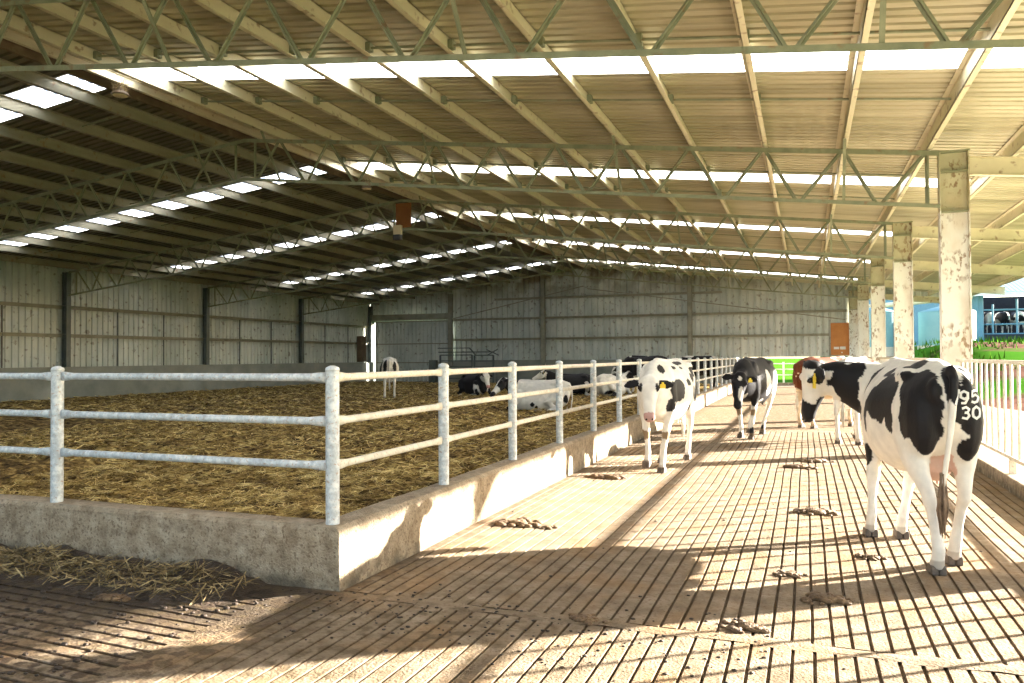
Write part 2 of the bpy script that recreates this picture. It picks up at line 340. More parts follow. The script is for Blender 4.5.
# ------------------------------------------------------------------ trusses
def make_truss():
    root = empty('roof_truss', (RX, TY[0], 0))
    def chord(name, zf, w, h):
        for sgn, xe in ((1, XR), (-1, XL)):
            b = MB()
            p = (0, 0, zf(RX)); q = (xe-RX, 0, zf(xe)); b.bar(p, q, w, .012, (0,0,1))
            b.bar((p[0], -w/2+.004, p[2]-h/2), (q[0], -w/2+.004, q[2]-h/2), .008, h)
            b.build(name, m_truss, root)
    chord('top_chord', lambda x: zt(x)+.02, .09, .07)
    chord('bottom_chord', lambda x: zb(x)+.0, .09, .055)
    def web(xa, za, xb, zb_, w=.058):
        b = MB(); b.bar((xa, -.012, za), (xb, -.012, zb_), .008, w, (0,1,0)); b.bar((xa, .0, za), (xb, .0, zb_), w, .007, (0,1,0))
        b.build('web_member', m_truss, root)
    for sgn in (1, -1):
        tn = [1.78 - 1.2*k - RX for k in range(11)]; bn = [1.10 - 1.186*k - RX for k in range(10)]
        T = lambda u: (sgn*u, zt(RX+u)-.02); B = lambda u: (sgn*u, zb(RX+u)+.0)
        for k, u in enumerate(bn):
            web(*B(u-.05 if 0 else u+.05), *T(tn[k]-.03)); web(*B(u-.05), *T(tn[k+1]+.03))
        web(*B(.32), *T(tn[10]-.03)); web(*B(.25), .25*sgn, zt(RX+.25)); web(sgn*(1.78-RX), zb(1.78), sgn*(1.78-RX), zt(1.78), .06)
        for u0 in (.59, -3.01, -6.61, -10.21):         # braces from purlins back to the bottom chord
            u = u0 - RX; b = MB(); b.bar((sgn*u, -.62, zt(RX+u)+.06), (sgn*(u-.0), -.02, zb(RX+u)), .045, .008, (0,1,0)); b.bar((sgn*u, -.6, zt(RX+u)+.06), (sgn*u, -.0, zb(RX+u)), .008, .045, (0,1,0))
            b.build('fly_brace', m_truss, root)
    return root
tlab = ['nearest green-grey lattice roof truss, spanning the top edge of the photo', 'second nearest lattice roof truss, landing on the nearest whitewashed column',
        'third lattice roof truss, the one with the orange board at its peak', 'fourth lattice roof truss back, beyond the one with the orange board', 'farthest lattice roof truss, just in front of the far gable wall']
truss = make_truss()
for k, y in enumerate(TY):
    o = truss if k == 0 else copy_tree(truss); o.location = (RX, y + (.15 if k == 0 else 0), 0)
    tag(o, tlab[k], 'roof truss', 'lattice roof trusses')

# ------------------------------------------------------------------ purlins and bridging
PXR = [1.78-1.2*k for k in range(11)]; PXL = [2*RX - x for x in PXR]; PXA = [2.98, 4.18, 5.38, 6.58, 7.03]
def purlin(x, y0, y1, lab, mat=m_purlin, h=.21, drop=0, sg=1):
    z1 = zroof(x) - .006 - drop; z0 = z1 - h; b = MB()
    b.box((x-.005, y0, z0), (x+.005, y1, z1)); b.box((x-.005, y0, z0), (x+.07*sg, y1, z0+.008)) if sg > 0 else b.box((x-.07, y0, z0), (x+.005, y1, z0+.008))
    b.box((x-.07, y0, z1-.008), (x+.005, y1, z1)) if sg > 0 else b.box((x-.005, y0, z1-.008), (x+.07, y1, z1))
    o = b.build('roof_purlin', mat); return tag(o, lab, 'purlin', 'long steel roof purlins')
for k, x in enumerate(reversed(PXR)): purlin(x, RY0+.1, RY1-.35, 'long pale steel purlin under the right roof slope, %s down from the rusty ridge beam' % ordinal(k))
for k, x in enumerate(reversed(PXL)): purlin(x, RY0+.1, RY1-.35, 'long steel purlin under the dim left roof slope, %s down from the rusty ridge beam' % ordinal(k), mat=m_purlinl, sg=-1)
for k, x in enumerate(PXA): purlin(x, RY0+.1, RY1-.35, 'long steel purlin outside the whitewashed columns, %s out towards the open eave' % ordinal(k), h=.12 if k == 4 else .21)
for x, lab, mt, hh in ((RX-.2, 'rusty brown ridge beam, the lower one on the dim left slope side', m_ridge, .15), (RX+.2, 'grey ridge beam, the one on the bright right slope side', m_purlin, .15)):
    b = MB(); z1 = zroof(x)-.01; b.box((x-.035, RY0+.1, z1-hh-.01), (x+.035, RY1-.35, z1-hh)); b.box((x-.006, RY0+.1, z1-hh), (x+.006, RY1-.35, z1)); b.box((x-.035, RY0+.1, z1-.02), (x+.035, RY1-.35, z1))
    tag(b.build('ridge_beam', mt), lab, 'ridge beam', 'ridge beams')
bays = ['the bay overhead', 'the bay behind the nearest truss', 'the bay behind the second truss', 'the bay behind the third truss', 'the farthest bay']
for k in range(-1, 4):
    for j, off in enumerate((2.35, 4.65)):
        y = TY[0] + BAY*k + off
        for sgn in (1, -1):
            xs = list(reversed(PXR)) if sgn > 0 else list(reversed(PXL))
            root = empty('bridging_rod_line', (RX, y, 0), label='bridging rods on the %s slope, %s line in %s' % (['right', 'left'][sgn < 0], ['nearer', 'farther'][j], bays[k+1]), cat='bridging rods', group='lines of bridging rods')
            b = MB(); b.tube([(x-RX, 0, zroof(x)-.11) for x in (xs[0], xs[-1])], .016, 6); b.build('rod', m_truss, root)
            for x in xs:
                b = MB(); s = .0 if sgn > 0 else 0; b.box((x-RX+.008, -.05, zroof(x)-.16), (x-RX+.075, .05, zroof(x)-.05)) if sgn > 0 else b.box((x-RX-.075, -.05, zroof(x)-.16), (x-RX-.008, .05, zroof(x)-.05))
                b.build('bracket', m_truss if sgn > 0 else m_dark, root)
# ------------------------------------------------------------------ columns
def make_column():
    root = empty('steel_column', (XC, TY[0], 0)); zt_ = zt(XC)+.03
    b = MB(); b.box((-.19, .11, -.02), (.19, .13, zt_)); b.box((-.203, .0, -.02), (-.187, .22, zt_)); b.box((.187, .0, -.02), (.203, .22, zt_)); b.build('shaft', m_column, root)
    b = MB(); b.box((-.215, -.01, zt_), (.215, .23, zt_+.02)); b.box((-.187, .015, 3.68), (.187, .11, 3.70)); b.box((-.187, .015, 4.3), (.187, .11, 4.32)); b.build('cap_plate', m_truss, root)
    b = MB(); b.box((-.24, -.03, .155), (.24, .25, .175)); b.build('base_plate', m_truss, root)
    return root
clab = ['whitewashed steel column nearest the camera, just right of the frame', 'nearest whitewashed rust-mottled steel column, right behind the branded cow', 'second nearest whitewashed steel column on the right side',
        'third whitewashed steel column back on the right side', 'fourth whitewashed steel column back on the right side', 'farthest whitewashed steel column, beside the orange door at the gable wall']
colo = make_column()
for k in range(6):
    o = colo if k == 0 else copy_tree(colo); o.location = (XC, TY[0]+BAY*k, 0); tag(o, clab[k], 'column', 'whitewashed steel columns')
for k in range(6):                                     # beams that carry the eave outside the columns
    y = TY[0]+BAY*k + .12; b = MB(); xa, xb = XC+.203, XEAVE-.05; za = zt(xa)-.03; zb_ = zt(xb)+.03; hh = .27
    b.bar((xa, y, za-hh/2), (xb, y, zb_-hh/2), .012, hh); b.bar((xa, y, za), (xb, y, zb_), .12, .012); b.bar((xa, y, za-hh), (xb, y, zb_-hh), .12, .012)
    tag(b.build('eave_beam', m_purlin), 'cream steel beam reaching out to the eave from the %s' % ['column right of the frame', 'nearest whitewashed column in view', 'second whitewashed column in view', 'third whitewashed column in view', 'fourth whitewashed column in view', 'farthest whitewashed column'][k], 'beam', 'eave beams outside the columns')
for k in range(0, 6):
    y = TY[0]+BAY*k; b = MB(); x = XL-.12
    b.box((x-.1, y-.02, 1.24), (x+.1, y, zt(XL))); b.box((x-.11, y-.1, 1.24), (x-.095, y+.08, zt(XL))); b.box((x+.095, y-.1, 1.24), (x+.11, y+.08, zt(XL)))
    tag(b.build('wall_post', m_dark), 'dark steel post against the left wall, %s from the camera' % ordinal(k), 'wall post', 'dark posts along the left wall')

# ------------------------------------------------------------------ walls
XW = -24.62
w = MB(); w.box((XW-.15, -17, -.2), (XW+.12, YE+.3, 1.24)); structure(w.build('wall_left_base', m_wallconc), 'smooth grey concrete lower part of the left wall', 'wall')
w = MB(); pr = ribs(-9, YE+.3, .24, .04); w.grid([[(XW-.0-z, y, zz) for y, z in pr] for zz in (1.2, 3, zroof(XW)-.02)]); structure(w.build('wall_left', m_sheet), 'ribbed galvanised sheet wall on the left', 'wall')
YG = YE + .30
def gable(mb, x0, x1, zlo, zhi=None):
    pr = ribs(x0, x1, .32, .07); mb.grid([[(x, YG+z, zlo) for x, z in pr], [(x, YG+z, (zhi or zroof(x)-.01)) for x, z in pr]])
w = MB(); gable(w, -24.6, -19.18, 3.62); gable(w, -19.18, RX, 1.33); gable(w, RX, -3.0, 1.33); gable(w, -3.0, 2.0, 1.43); gable(w, 2.0, XEAVE-.1, 4.15)
structure(w.build('wall_back', m_sheet), 'ribbed galvanised far gable wall', 'wall')
w = MB(); w.box((-24.75, YG-.2, -.1), (-24.27, YG, 3.9)); structure(w.build('trim_3', m_dark), 'dark jamb in the far left corner', 'jamb')
w = MB(); w.box((-19.3, YG-.15, -.2), (-3.05, YG+.1, 1.33)); structure(w.build('wall_back_base', m_wallconc), 'grey concrete lower part of the far gable wall', 'wall')
def girt(p, q, lab, name='wall_girt'):
    b = MB(); b.bar(p, q, .02, .12); d = (Vector(q)-Vector(p)).normalized(); off = Vector((.05, 0, 0)) if abs(d.y) > .5 else Vector((0, -.05, 0))
    b.bar(Vector(p)+off+Vector((0,0,.055)), Vector(q)+off+Vector((0,0,.055)), .1, .012)
    return tag(b.build(name, m_midsteel), lab, 'wall girt', 'horizontal wall girts')
for z, s in ((3.34, 'upper'), (2.34, 'lower')): girt((XW+.09, -9, z), (XW+.09, YE, z), '%s horizontal steel girt along the left sheet wall' % s)
for z, s, a, b_ in ((2.5, 'lowest', -19.1, 1.05), (3.65, 'middle', -19.1, 1.9), (4.75, 'highest', -16.5, -4)):
    girt((a, YG-.1, z), (b_, YG-.1, z), '%s horizontal steel girt across the far gable wall' % s)
for k in range(5):
    for j in (1, 2):
        y = TY[0]+BAY*(k)+BAY*j/3
        b = MB(); b.box((XW+.06, y-.02, 1.24), (XW+.1, y+.02, 3.3)); tag(b.build('wall_stud', m_dark), 'thin dark stud on the left sheet wall, %s of the pair in bay %s' % (['nearer','farther'][j-1], ordinal(k)), 'stud', 'thin studs on the left wall')
for x, s in ((-19.18, 'beside the sliding door'), (-13.57, 'left of the middle, below the roof peak'), (-5.6, 'right of the middle')):
    b = MB(); b.box((x-.12, YG-.36, 0), (x+.12, YG-.34, zt(x)-.03)); b.box((x-.12, YG-.36, 0), (x-.105, YG-.16, zt(x)-.03)); b.box((x+.105, YG-.36, 0), (x+.12, YG-.16, zt(x)-.03))
    tag(b.build('gable_post', m_midsteel), 'steel post on the far gable wall, %s' % s, 'wall post', 'posts of the gable wall')
b = MB()
for xa, za, xb, zb_ in ((-19, 3.7, -11.2, 5.3), (1.8, 3.2, -11.0, 5.15)): b.bar((xa, YG-.42, za), (xb, YG-.42, zb_), .05, .05)
tag(b.build('wind_brace', m_midsteel), 'slim raking brace bars on the far gable wall', 'brace')
# sliding door at the far left
dr = empty('door_1', (-21.5, YG-.3, 0)); structure(dr, 'large grey ribbed sliding door, slightly ajar', 'door')
b = MB(); pr = ribs(-24.06, -19.25, .25, .05); b.grid([[(x+21.5, z, zz) for x, z in pr] for zz in (0, 3.66)]); b.build('door_panel', m_sheet, dr)
b = MB()
for z in (.06, 1.2, 2.3, 3.6): b.box((-2.56, -.05, z-.03), (2.25, .0, z+.03))
for x in (-2.56, 2.2): b.box((x, -.05, 0), (x+.05, 0, 3.66))
b.build('door_frame', m_midsteel, dr)
b = MB(); b.box((-24.4, YG-.34, 3.68), (-19.2, YG-.18, 4.05)); structure(b.build('trim_2', m_midsteel), 'boxed header over the sliding door', 'door header')
b = MB(); b.box((-.41, 0, 0), (.41, .06, 1.56)); od = b.build('orange_door', m_orange, bevel=.01); od.location = (1.54, YG-.14, 1.5)
tag(od, 'orange-brown metal door panel at the right end of the far gable wall', 'door')
b = MB(); b.box((-.28, -.012, .28), (-.04, -.002, .40)); b.build('notice', m_white, od)['label'] = 'small white notice'
b = MB(); b.box((.0, -.012, .27), (.25, -.002, .41)); b.box((.02, -.016, .30), (.23, -.012, .38)); b.build('vent_plate', m_white, od)['label'] = 'pale plate'
b = MB(); b.ball((.08, -.02, .12), .035); b.build('knob', m_white, od)
b = MB(); b.box((0, 0, 0), (.32, .5, 1.5)); o = b.build('brown_board', m_ridge, bevel=.01); o.location = (XW+.2, 39.6, 1.26); tag(o, 'brown board standing on the ledge in the far left corner', 'board')

# ------------------------------------------------------------------ outside
def height(x, y):
    a = max(0, min(1, (x-3.3)/3.0)); b_ = max(0, min(1, (y-17)/27)); s = lambda t: t*t*(3-2*t)
    return -.04 + 2.15*s(a)*s(b_) + .07*noise.noise(Vector((x*.25, y*.25, 0)))*s(a)
g = MB(); g.grid([[(x, y, height(x, y)) for x in [2.6, 3, 3.6, 4.4, 5.5, 7, 8.5, 10, 12, 14, 18, 24, 32, 45, 70, 120]] for y in [-30+2.2*i for i in range(45)] + [90, 150, 300]])
structure(g.build('ground_bank', m_bank, smooth=True), 'brown earth and grass bank outside the open side of the barn', 'ground')
g = MB(); g.grid([[(x, y, -.06) for x in (-400, -60, -24.5, 2.62)] for y in (42.8, 60, 120, 400)]); structure(g.build('ground_field', m_grass), 'green grass field beyond the far end of the barn', 'grass')
g = MB(); g.grid([[(x, y, -.06) for x in (-400, -24.7)] for y in (-60, 42.8)]); structure(g.build('ground_left', m_grass), 'grass left of the barn', 'grass')
g = MB(); g.grid([[(x, y, -.07) for x in (-24.7, 2.6)] for y in (-60, -17)]); structure(g.build('ground_yard', m_yard), 'yard', 'ground')
g = MB(); g.box((2.62, -20, -.1), (5.6, 44, .1)); structure(g.build('ground_apron', m_yard), 'pale concrete strip outside the barred railing', 'ground')
exec_later = []

# ------------------------------------------------------------------ fences
def rail_mb(p, q, r=.026, fl=.012):
    """round pipe rail with flattened ends"""
    p = Vector(p); q = Vector(q); d = (q-p).normalized(); L = (q-p).length; mb = MB()
    t = [0, .05, .12, L-.12, L-.05, L]; ra = [(fl, r*1.35), (fl, r*1.3), (r, r), (r, r), (fl, r*1.3), (fl, r*1.35)]
    return mb.tube([p+d*u for u in t], ra, 12)
def post_mb(h, r=.045):
    mb = MB(); mb.tube([(0,0,0), (0,0,h)], r, 20, cap=False)
    mb.tube([(0,0,h-.012), (0,0,h), (0,0,h+.012), (0,0,h+.026)], [r*1.06, r*1.06, r*.95, r*.3], 20); return mb
FX, FY = KX-.11, KY+.09; PS = 1.695; RZ = (1.372-KH, 1.082-KH, .79-KH); PH = 1.425-KH
fa = empty('pipe_fence', (FX, FY, KH), label='white-grey three-rail pipe fence running away along the aisle kerb', cat='fence')
for k in range(21):
    post_mb(PH).build('post', m_post, fa, smooth=True).location = (0, PS*k, 0)
    if k < 20:
        for z in RZ: rail_mb((0, PS*k+.045, z), (0, PS*(k+1)-.045, z)).build('rail', m_railgal, fa, smooth=True)
ff = empty('pipe_fence', (FX, FY, KH), label='white-grey three-rail pipe fence across the front of the straw pen', cat='fence')
fx = [-2.47, -4.9, -7.3]
for k, x in enumerate(fx):
    post_mb(PH).build('post', m_post, ff, smooth=True).location = (x, 0, 0)
    a = (fx[k-1] if k else 0)
    for z in RZ: rail_mb((a-.05, 0, z), (x+.045, 0, z)).build('rail', m_post, ff, smooth=True)
b = MB(); b.tube([(fx[0], 0, PH+.02), (fx[0], 0, PH+.06)], .008, 8); b.build('bolt', m_dark, ff)

def railing(y0, y1, lab):
    root = empty('barred_railing', (XC, y0, .155), label=lab, cat='railing', group='barred railings between the columns')
    L = y1-y0; h = 1.43-.155
    b = MB(); b.box((-.03, 0, h-.045), (.03, L, h)); b.build('top_rail', m_railgal, root)
    b = MB(); b.box((-.025, 0, .16), (.025, L, .20)); b.build('bottom_rail', m_railgal, root)
    n = int(L/.318)
    for i in range(1, n):
        b = MB(); y = L*i/n; b.tube([(0, y, .19), (0, y, h-.04)], .017, 8); b.build('bar', m_railgal, root, smooth=True)
    for i in (.02, .5, .98):
        b = MB(); b.box((-.03, L*i-.03, 0), (.03, L*i+.03, .17)); b.build('foot', m_railgal, root)
rl = ['cream barred steel railing nearest the camera, before the nearest column in view', 'cream barred steel railing between the first and second columns in view', 'cream barred railing between the second and third columns in view', 'cream barred railing between the third and fourth columns in view', 'cream barred railing before the farthest column']
railing(-1, TY[0]-.03, 'cream barred steel railing at the right edge, alongside the camera')
for k in range(5): railing(TY[0]+BAY*k+.27, TY[0]+BAY*(k+1)-.03, rl[k])
# ------------------------------------------------------------------ cows
WHITE = (.80, .76, .69); BLACK = (.011, .010, .012); GINGER = (.12, .030, .009); PINK = (.62, .34, .29); MUD = (.26, .18, .11); CREAM = (.66, .52, .36); GREY = (.42, .40, .38)
def coat_mat():
    m = bpy.data.materials.new('cow_coat'); m.use_nodes = True; n = m.node_tree.nodes; l = m.node_tree.links; b = n['Principled BSDF']
    a = n.new('ShaderNodeVertexColor'); a.layer_name = 'coat'
    tc = n.new('ShaderNodeTexCoord'); z = n.new('ShaderNodeTexNoise'); z.inputs['Scale'].default_value = 9; z.inputs['Detail'].default_value = 8
    l.new(tc.outputs['Object'], z.inputs['Vector'])
    mr = n.new('ShaderNodeMapRange'); mr.inputs[1].default_value = .3; mr.inputs[2].default_value = .7; mr.inputs[3].default_value = .82; mr.inputs[4].default_value = 1.05; l.new(z.outputs['Fac'], mr.inputs[0])
    mx = n.new('ShaderNodeMix'); mx.data_type = 'RGBA'; mx.blend_type = 'MULTIPLY'; mx.inputs[0].default_value = 1
    cb = n.new('ShaderNodeCombineColor'); [l.new(mr.outputs[0], cb.inputs[i]) for i in range(3)]
    l.new(a.outputs['Color'], mx.inputs[6]); l.new(cb.outputs[0], mx.inputs[7]); l.new(mx.outputs[2], b.inputs['Base Color'])
    b.inputs['Roughness'].default_value = .6; b.inputs['Specular IOR Level'].default_value = .22
    st = n.new('ShaderNodeMapping'); st.inputs['Scale'].default_value = (25, 90, 25); l.new(tc.outputs['Object'], st.inputs[0])
    z2 = n.new('ShaderNodeTexNoise'); z2.inputs['Scale'].default_value = 1.5; l.new(st.outputs[0], z2.inputs['Vector'])
    bp = n.new('ShaderNodeBump'); bp.inputs['Strength'].default_value = .25; bp.inputs['Distance'].default_value = .008; l.new(z2.outputs['Fac'], bp.inputs['Height']); l.new(bp.outputs[0], b.inputs['Normal'])
    return m
m_coat = coat_mat()
m_hoof = M('hoof_horn', [(.3, (.06, .045, .035)), (.7, (.16, .12, .09))], 20, rough=.6)
m_eye = M('dark_eye', [(.4, (.01, .008, .008)), (.6, (.03, .02, .02))], 5, rough=.12)
m_tag = M('yellow_ear_tag', [(.3, (.78, .55, .02)), (.7, (.85, .64, .04))], 5, rough=.45)
m_tail = M('tail_hair_brown', [(.3, (.10, .06, .035)), (.7, (.34, .24, .16))], 12, rough=.8)
m_tailw = M('tail_hair_white', [(.3, (.5, .45, .38)), (.7, (.7, .66, .58))], 12, rough=.8)

def loft(mb, rings):
    n = len(rings[0]); vs = [p for r in rings for p in r]; fs = []
    for i in range(len(rings)-1):
        for j in range(n):
            a, b = i*n+j, i*n+(j+1) % n; fs.append((a, b, b+n, a+n))
    fs.append(tuple(range(n-1, -1, -1))); fs.append(tuple(range((len(rings)-1)*n, len(rings)*n)))
    mb.add(vs, fs)
def lerp_rings(keys, m):
    """smooth the key sections along the body"""
    out = []; xs = [k[0] for k in keys]
    for i in range(m+1):
        x = xs[0] + (xs[-1]-xs[0])*i/m
        out.append([x] + [float(np.interp(x, xs, [k[c] for k in keys])) for c in range(1, len(keys[0]))])
    return out
def cow(name, loc, heading, poll, nose, paint, up=None, scale=1.02, voxel=.02, lying=False, feet=None, tail=None, tail_hair=None, ears=.0, tags=(), label='', group=None, seed=0, neck_r=1, belly=1, muzzle=BLACK, earcol=BLACK, head_size=1.0, head_len=1.0):
    """loc and heading in the barn; poll and nose are points in the barn too"""
    H = heading; ca, sa = math.cos(H), math.sin(H); L0 = Vector(loc)
    def loc_of(p): d = (Vector(p)-L0)/scale; return Vector((ca*d.x+sa*d.y, -sa*d.x+ca*d.y, d.z))
    def dir_of(d): return Vector((ca*d[0]+sa*d[1], -sa*d[0]+ca*d[1], d[2])).normalized()
    mb = MB(); drop = .60 if lying else 0
    K = [(-.84, 1.27, 1.06, .06), (-.80, 1.34, .98, .13), (-.74, 1.375, .90, .195), (-.62, 1.41, .80, .245), (-.46, 1.445, .70, .275), (-.28, 1.425, .625, .30), (-.05, 1.405, .575*1, .335),
         (.15, 1.395, .575, .325), (.32, 1.40, .60, .295), (.48, 1.425, .63, .245), (.62, 1.42, .67, .205), (.73, 1.36, .71, .155), (.81, 1.26, .78, .09)]
    rings = []
    for x, zt_, zb_, w in lerp_rings(K, 26):
        zc = (zt_+zb_)/2; h = (zt_-zb_)/2; r = []
        for j in range(28):
            t = 2*math.pi*j/28; c, s = math.cos(t), math.sin(t); e = 2/2.35
            y = w*math.copysign(abs(c)**e, c); z = h*math.copysign(abs(s)**e, s)
            if s > 0: y *= 1-.34*s*s
            else: y *= 1-.10*s*s
            yy = y*belly
            if lying and z < 0: yy *= 1+.22*(-z/h)
            r.append((x, yy, zc+z-drop if not (lying and z < 0) else zc + z*.95 - drop + .0))
        rings.append(r)
    loft(mb, rings)
    # hook bones, shoulder blades, pin bones
    for s in (1, -1):
        mb.ball((-.44, .15*s, 1.32-drop), (.15, .09, .07)); mb.ball((-.78, .085*s, 1.22-drop), (.075, .06, .10)); mb.ball((.47, .135*s, 1.08-drop), (.17, .10, .30)); mb.ball((-.58, .135*s, 1.02-drop), (.23, .125, .30))
    mb.tube([(-.82, 0, 1.315-drop), (-.6, 0, 1.385-drop), (0, 0, 1.385-drop), (.5, 0, 1.415-drop)], [.035, .045, .045, .04], 10)
    F = dict(fl=(0, 0, 0), fr=(0, 0, 0), hl=(0, 0, 0), hr=(0, 0, 0)); F0 = dict(fl=(.50, .165), fr=(.50, -.165), hl=(-.59, .16), hr=(-.59, -.16))
    for k_, v_ in (feet or {}).items():                # feet are given as spots on the barn floor
        q_ = loc_of((v_[0], v_[1], L0.z)); F[k_] = (q_.x-F0[k_][0], q_.y-F0[k_][1], v_[2] if len(v_) > 2 else 0)
    hoofs = []
    if not lying:
        for key, s in (('fl', 1), ('fr', -1)):
            dx, dy, dz = F[key]; y = .165*s
            P = [(.50, .17*s, 1.12, .15, .085), (.46, .175*s, .93, .125, .085), (.45+.1*dx, .18*s, .76, .085, .068), (.455+.45*dx, y+.3*dy, .60+.25*dz, .062, .054), (.465+.62*dx, y+.5*dy, .49+.45*dz, .057, .054), (.463+.66*dx, y+.6*dy, .43+.5*dz, .047, .044),
                 (.458+.85*dx, y+.8*dy, .30+.8*dz, .036, .033), (.458+1*dx, y+dy, .17+dz, .045, .04), (.478+dx, y+dy, .11+dz, .041, .040), (.50+dx, y+dy, .05+dz, .055, .048)]
            mb.tube([p[:3] for p in P], [(p[3], p[4]) if 1 else 0 for p in P], 14, squash=None); hoofs.append((.505+dx, y+dy, dz, .35 if dz > .05 else 0))
        for key, s in (('hl', 1), ('hr', -1)):
            dx, dy, dz = F[key]; y = .16*s
            P = [(-.52, .12*s, 1.20, .20, .10), (-.52, .15*s, 1.02, .215, .12), (-.51, .165*s, .86, .175, .105), (-.56+.1*dx, .165*s+.1*dy, .74, .125, .08), (-.615+.3*dx, y+.2*dy, .63, .078, .055), (-.665+.45*dx, y+.4*dy, .54, .062, .044), (-.67+.5*dx, y+.45*dy, .49+.3*dz, .058, .043),
                 (-.65+.65*dx, y+.6*dy, .42+.5*dz, .044, .036), (-.635+.85*dx, y+.8*dy, .29+.8*dz, .038, .033), (-.625+dx, y+dy, .17+dz, .047, .042), (-.605+dx, y+dy, .11+dz, .043, .042), (-.58+dx, y+dy, .05+dz, .056, .05)]
            mb.tube([p[:3] for p in P], [(p[3], p[4]) for p in P], 14); hoofs.append((-.575+dx, y+dy, dz, 0))
        mb.ball((-.38, 0, .70), (.19, .14, .13))
        for a in (-.06, .06):
            for s in (1, -1): mb.tube([(-.40+a, .055*s, .62), (-.40+a, .06*s, .53)], [.018, .014], 8)
    else:
        for s in (1, -1):
            P = [(.50, .19*s, .55, .14, .08), (.55, .25*s, .34, .10, .075), (.66, .27*s, .18, .065, .058), (.80, .25*s, .09, .055, .055), (.76, .24*s, .055, .04, .04), (.6, .22*s, .05, .036, .036), (.5, .2*s, .05, .045, .04)]
            mb.tube([p[:3] for p in P], [(p[3], p[4]) for p in P], 12)
            P = [(-.52, .16*s, .55, .2, .12), (-.42, .27*s, .38, .17, .11), (-.24, .36*s, .24, .11, .09), (-.40, .38*s, .12, .07, .06), (-.56, .37*s, .08, .055, .055), (-.42, .41*s, .055, .04, .04), (-.22, .43*s, .05, .045, .045)]
            mb.tube([p[:3] for p in P], [(p[3], p[4]) for p in P], 12)
            hoofs.append((-.16, .43*s, .0, 9))
    # neck and head
    pl = loc_of(poll); ns = loc_of(nose); D = (ns-pl).normalized(); U = dir_of(up) if up else Vector((0, 0, 1)); U = (U - D*U.dot(D)).normalized(); S = U.cross(D).normalized()
    sh = Vector((.50, 0, 1.10-drop)); hk = 1.13*head_size
    nb = pl - U*.06 + D*(.08 if D.z < -.75 else .02)
    mid = (sh*.5 + nb*.5) + Vector((0, 0, .03)); q1 = sh*.78+nb*.22 + Vector((.03, 0, .03)); q3 = sh*.24+nb*.76 + Vector((0, 0, .02))
    mb.tube([sh-Vector((.12, 0, 0)), q1, mid, q3, nb + D*.03], [(.19, .28), (.165, .245), (.125*neck_r, .195), (.10*neck_r, .155), (.085, .12)], 20)
    HS = [(-.05, .055, .02, .07), (-.01, .092, .045, .10), (.07, .112, .045, .145), (.14, .114, .042, .175), (.20, .096, .030, .17), (.28, .078, .018, .145), (.36, .069, .008, .122), (.43, .064, .006, .108), (.49, .068, -.004, .104), (.525, .058, -.018, .092), (.545, .035, -.035, .08)]
    rings = []
    for t, w, u1, u0 in [[k_[0]*hk*head_len] + [c*hk for c in k_[1:]] for k_ in lerp_rings(HS, 20)]:
        c0 = pl + D*t + U*((u1-u0)/2); h = (u1+u0)/2; r = []
        for j in range(20):
            a = 2*math.pi*j/20; c, s = math.cos(a), math.sin(a); e = 2/2.5
            y = w*math.copysign(abs(c)**e, c); z = h*math.copysign(abs(s)**e, s)
            if s < 0: y *= 1-.38*s*s
            r.append(tuple(c0 + S*y + U*z))
        rings.append(r)
    loft(mb, rings)
    for s in (1, -1): mb.ball(tuple(pl+(D*.147*head_len+S*.100*s+U*.006)*head_size), (.042*head_size,)*3)
    eart = []
    for s in (1, -1):
        e0 = pl + D*.035 + S*.088*s - U*.015
        ed = (S*s*1.0 - U*(.18+ears) - D*.02 + Vector((0, 0, -.12))).normalized(); wid = (D*.85 - Vector((0,0,.3))).normalized(); wid = (wid - ed*wid.dot(ed)).normalized(); nn = ed.cross(wid).normalized()
        rr = []
        for t, w in ((0, .032), (.04, .048), (.09, .070), (.15, .070), (.20, .046), (.23, .015)):
            rr.append([tuple(e0 + ed*t + wid*w*math.cos(2*math.pi*j/10) + nn*(.013*math.sin(2*math.pi*j/10) + .25*w*abs(math.cos(2*math.pi*j/10)))) for j in range(10)])
        loft(mb, rr); eart.append((e0, ed, wid, nn))
    tp = tail or [(-.79, 0, 1.33), (-.87, 0, 1.27), (-.89, 0, 1.1), (-.875, 0, .85), (-.865, .0, .62)]
    tp = [Vector(p)-Vector((0, 0, drop if not tail else 0)) for p in tp]
    if lying and not tail: tp = [Vector((-.78, 0, .74)), Vector((-.85, .0, .62)), Vector((-.87, .06, .35)), Vector((-.84, .16, .10)), Vector((-.74, .28, .05))]
    mb.tube(tp, [.036, .030, .025, .021, .019][:len(tp)], 10)
    # one continuous skin
    me = bpy.data.meshes.new('tmp'); me.from_pydata(mb.v, [], mb.f); me.update(); bm = bmesh.new(); bm.from_mesh(me); bmesh.ops.recalc_face_normals(bm, faces=bm.faces); bm.to_mesh(me); bm.free()
    to = bpy.data.objects.new('tmp', me); COL.objects.link(to)
    rm = to.modifiers.new('r', 'REMESH'); rm.mode = 'VOXEL'; rm.voxel_size = voxel; rm.use_smooth_shade = True
    sm = to.modifiers.new('s', 'SMOOTH'); sm.factor = .5; sm.iterations = int(round(.085/voxel))
    dg = bpy.context.evaluated_depsgraph_get(); body = bpy.data.meshes.new_from_object(to.evaluated_get(dg)); bpy.data.objects.remove(to); bpy.data.meshes.remove(me)
    body.name = 'cow_body'; body.materials.clear(); body.materials.append(m_coat)
    nv = len(body.vertices); co = np.empty(nv*3); body.vertices.foreach_get('co', co); co = co.reshape(-1, 3)
    colr = np.empty((nv, 4)); nO = Vector((seed*3.7, seed*1.3, 0))
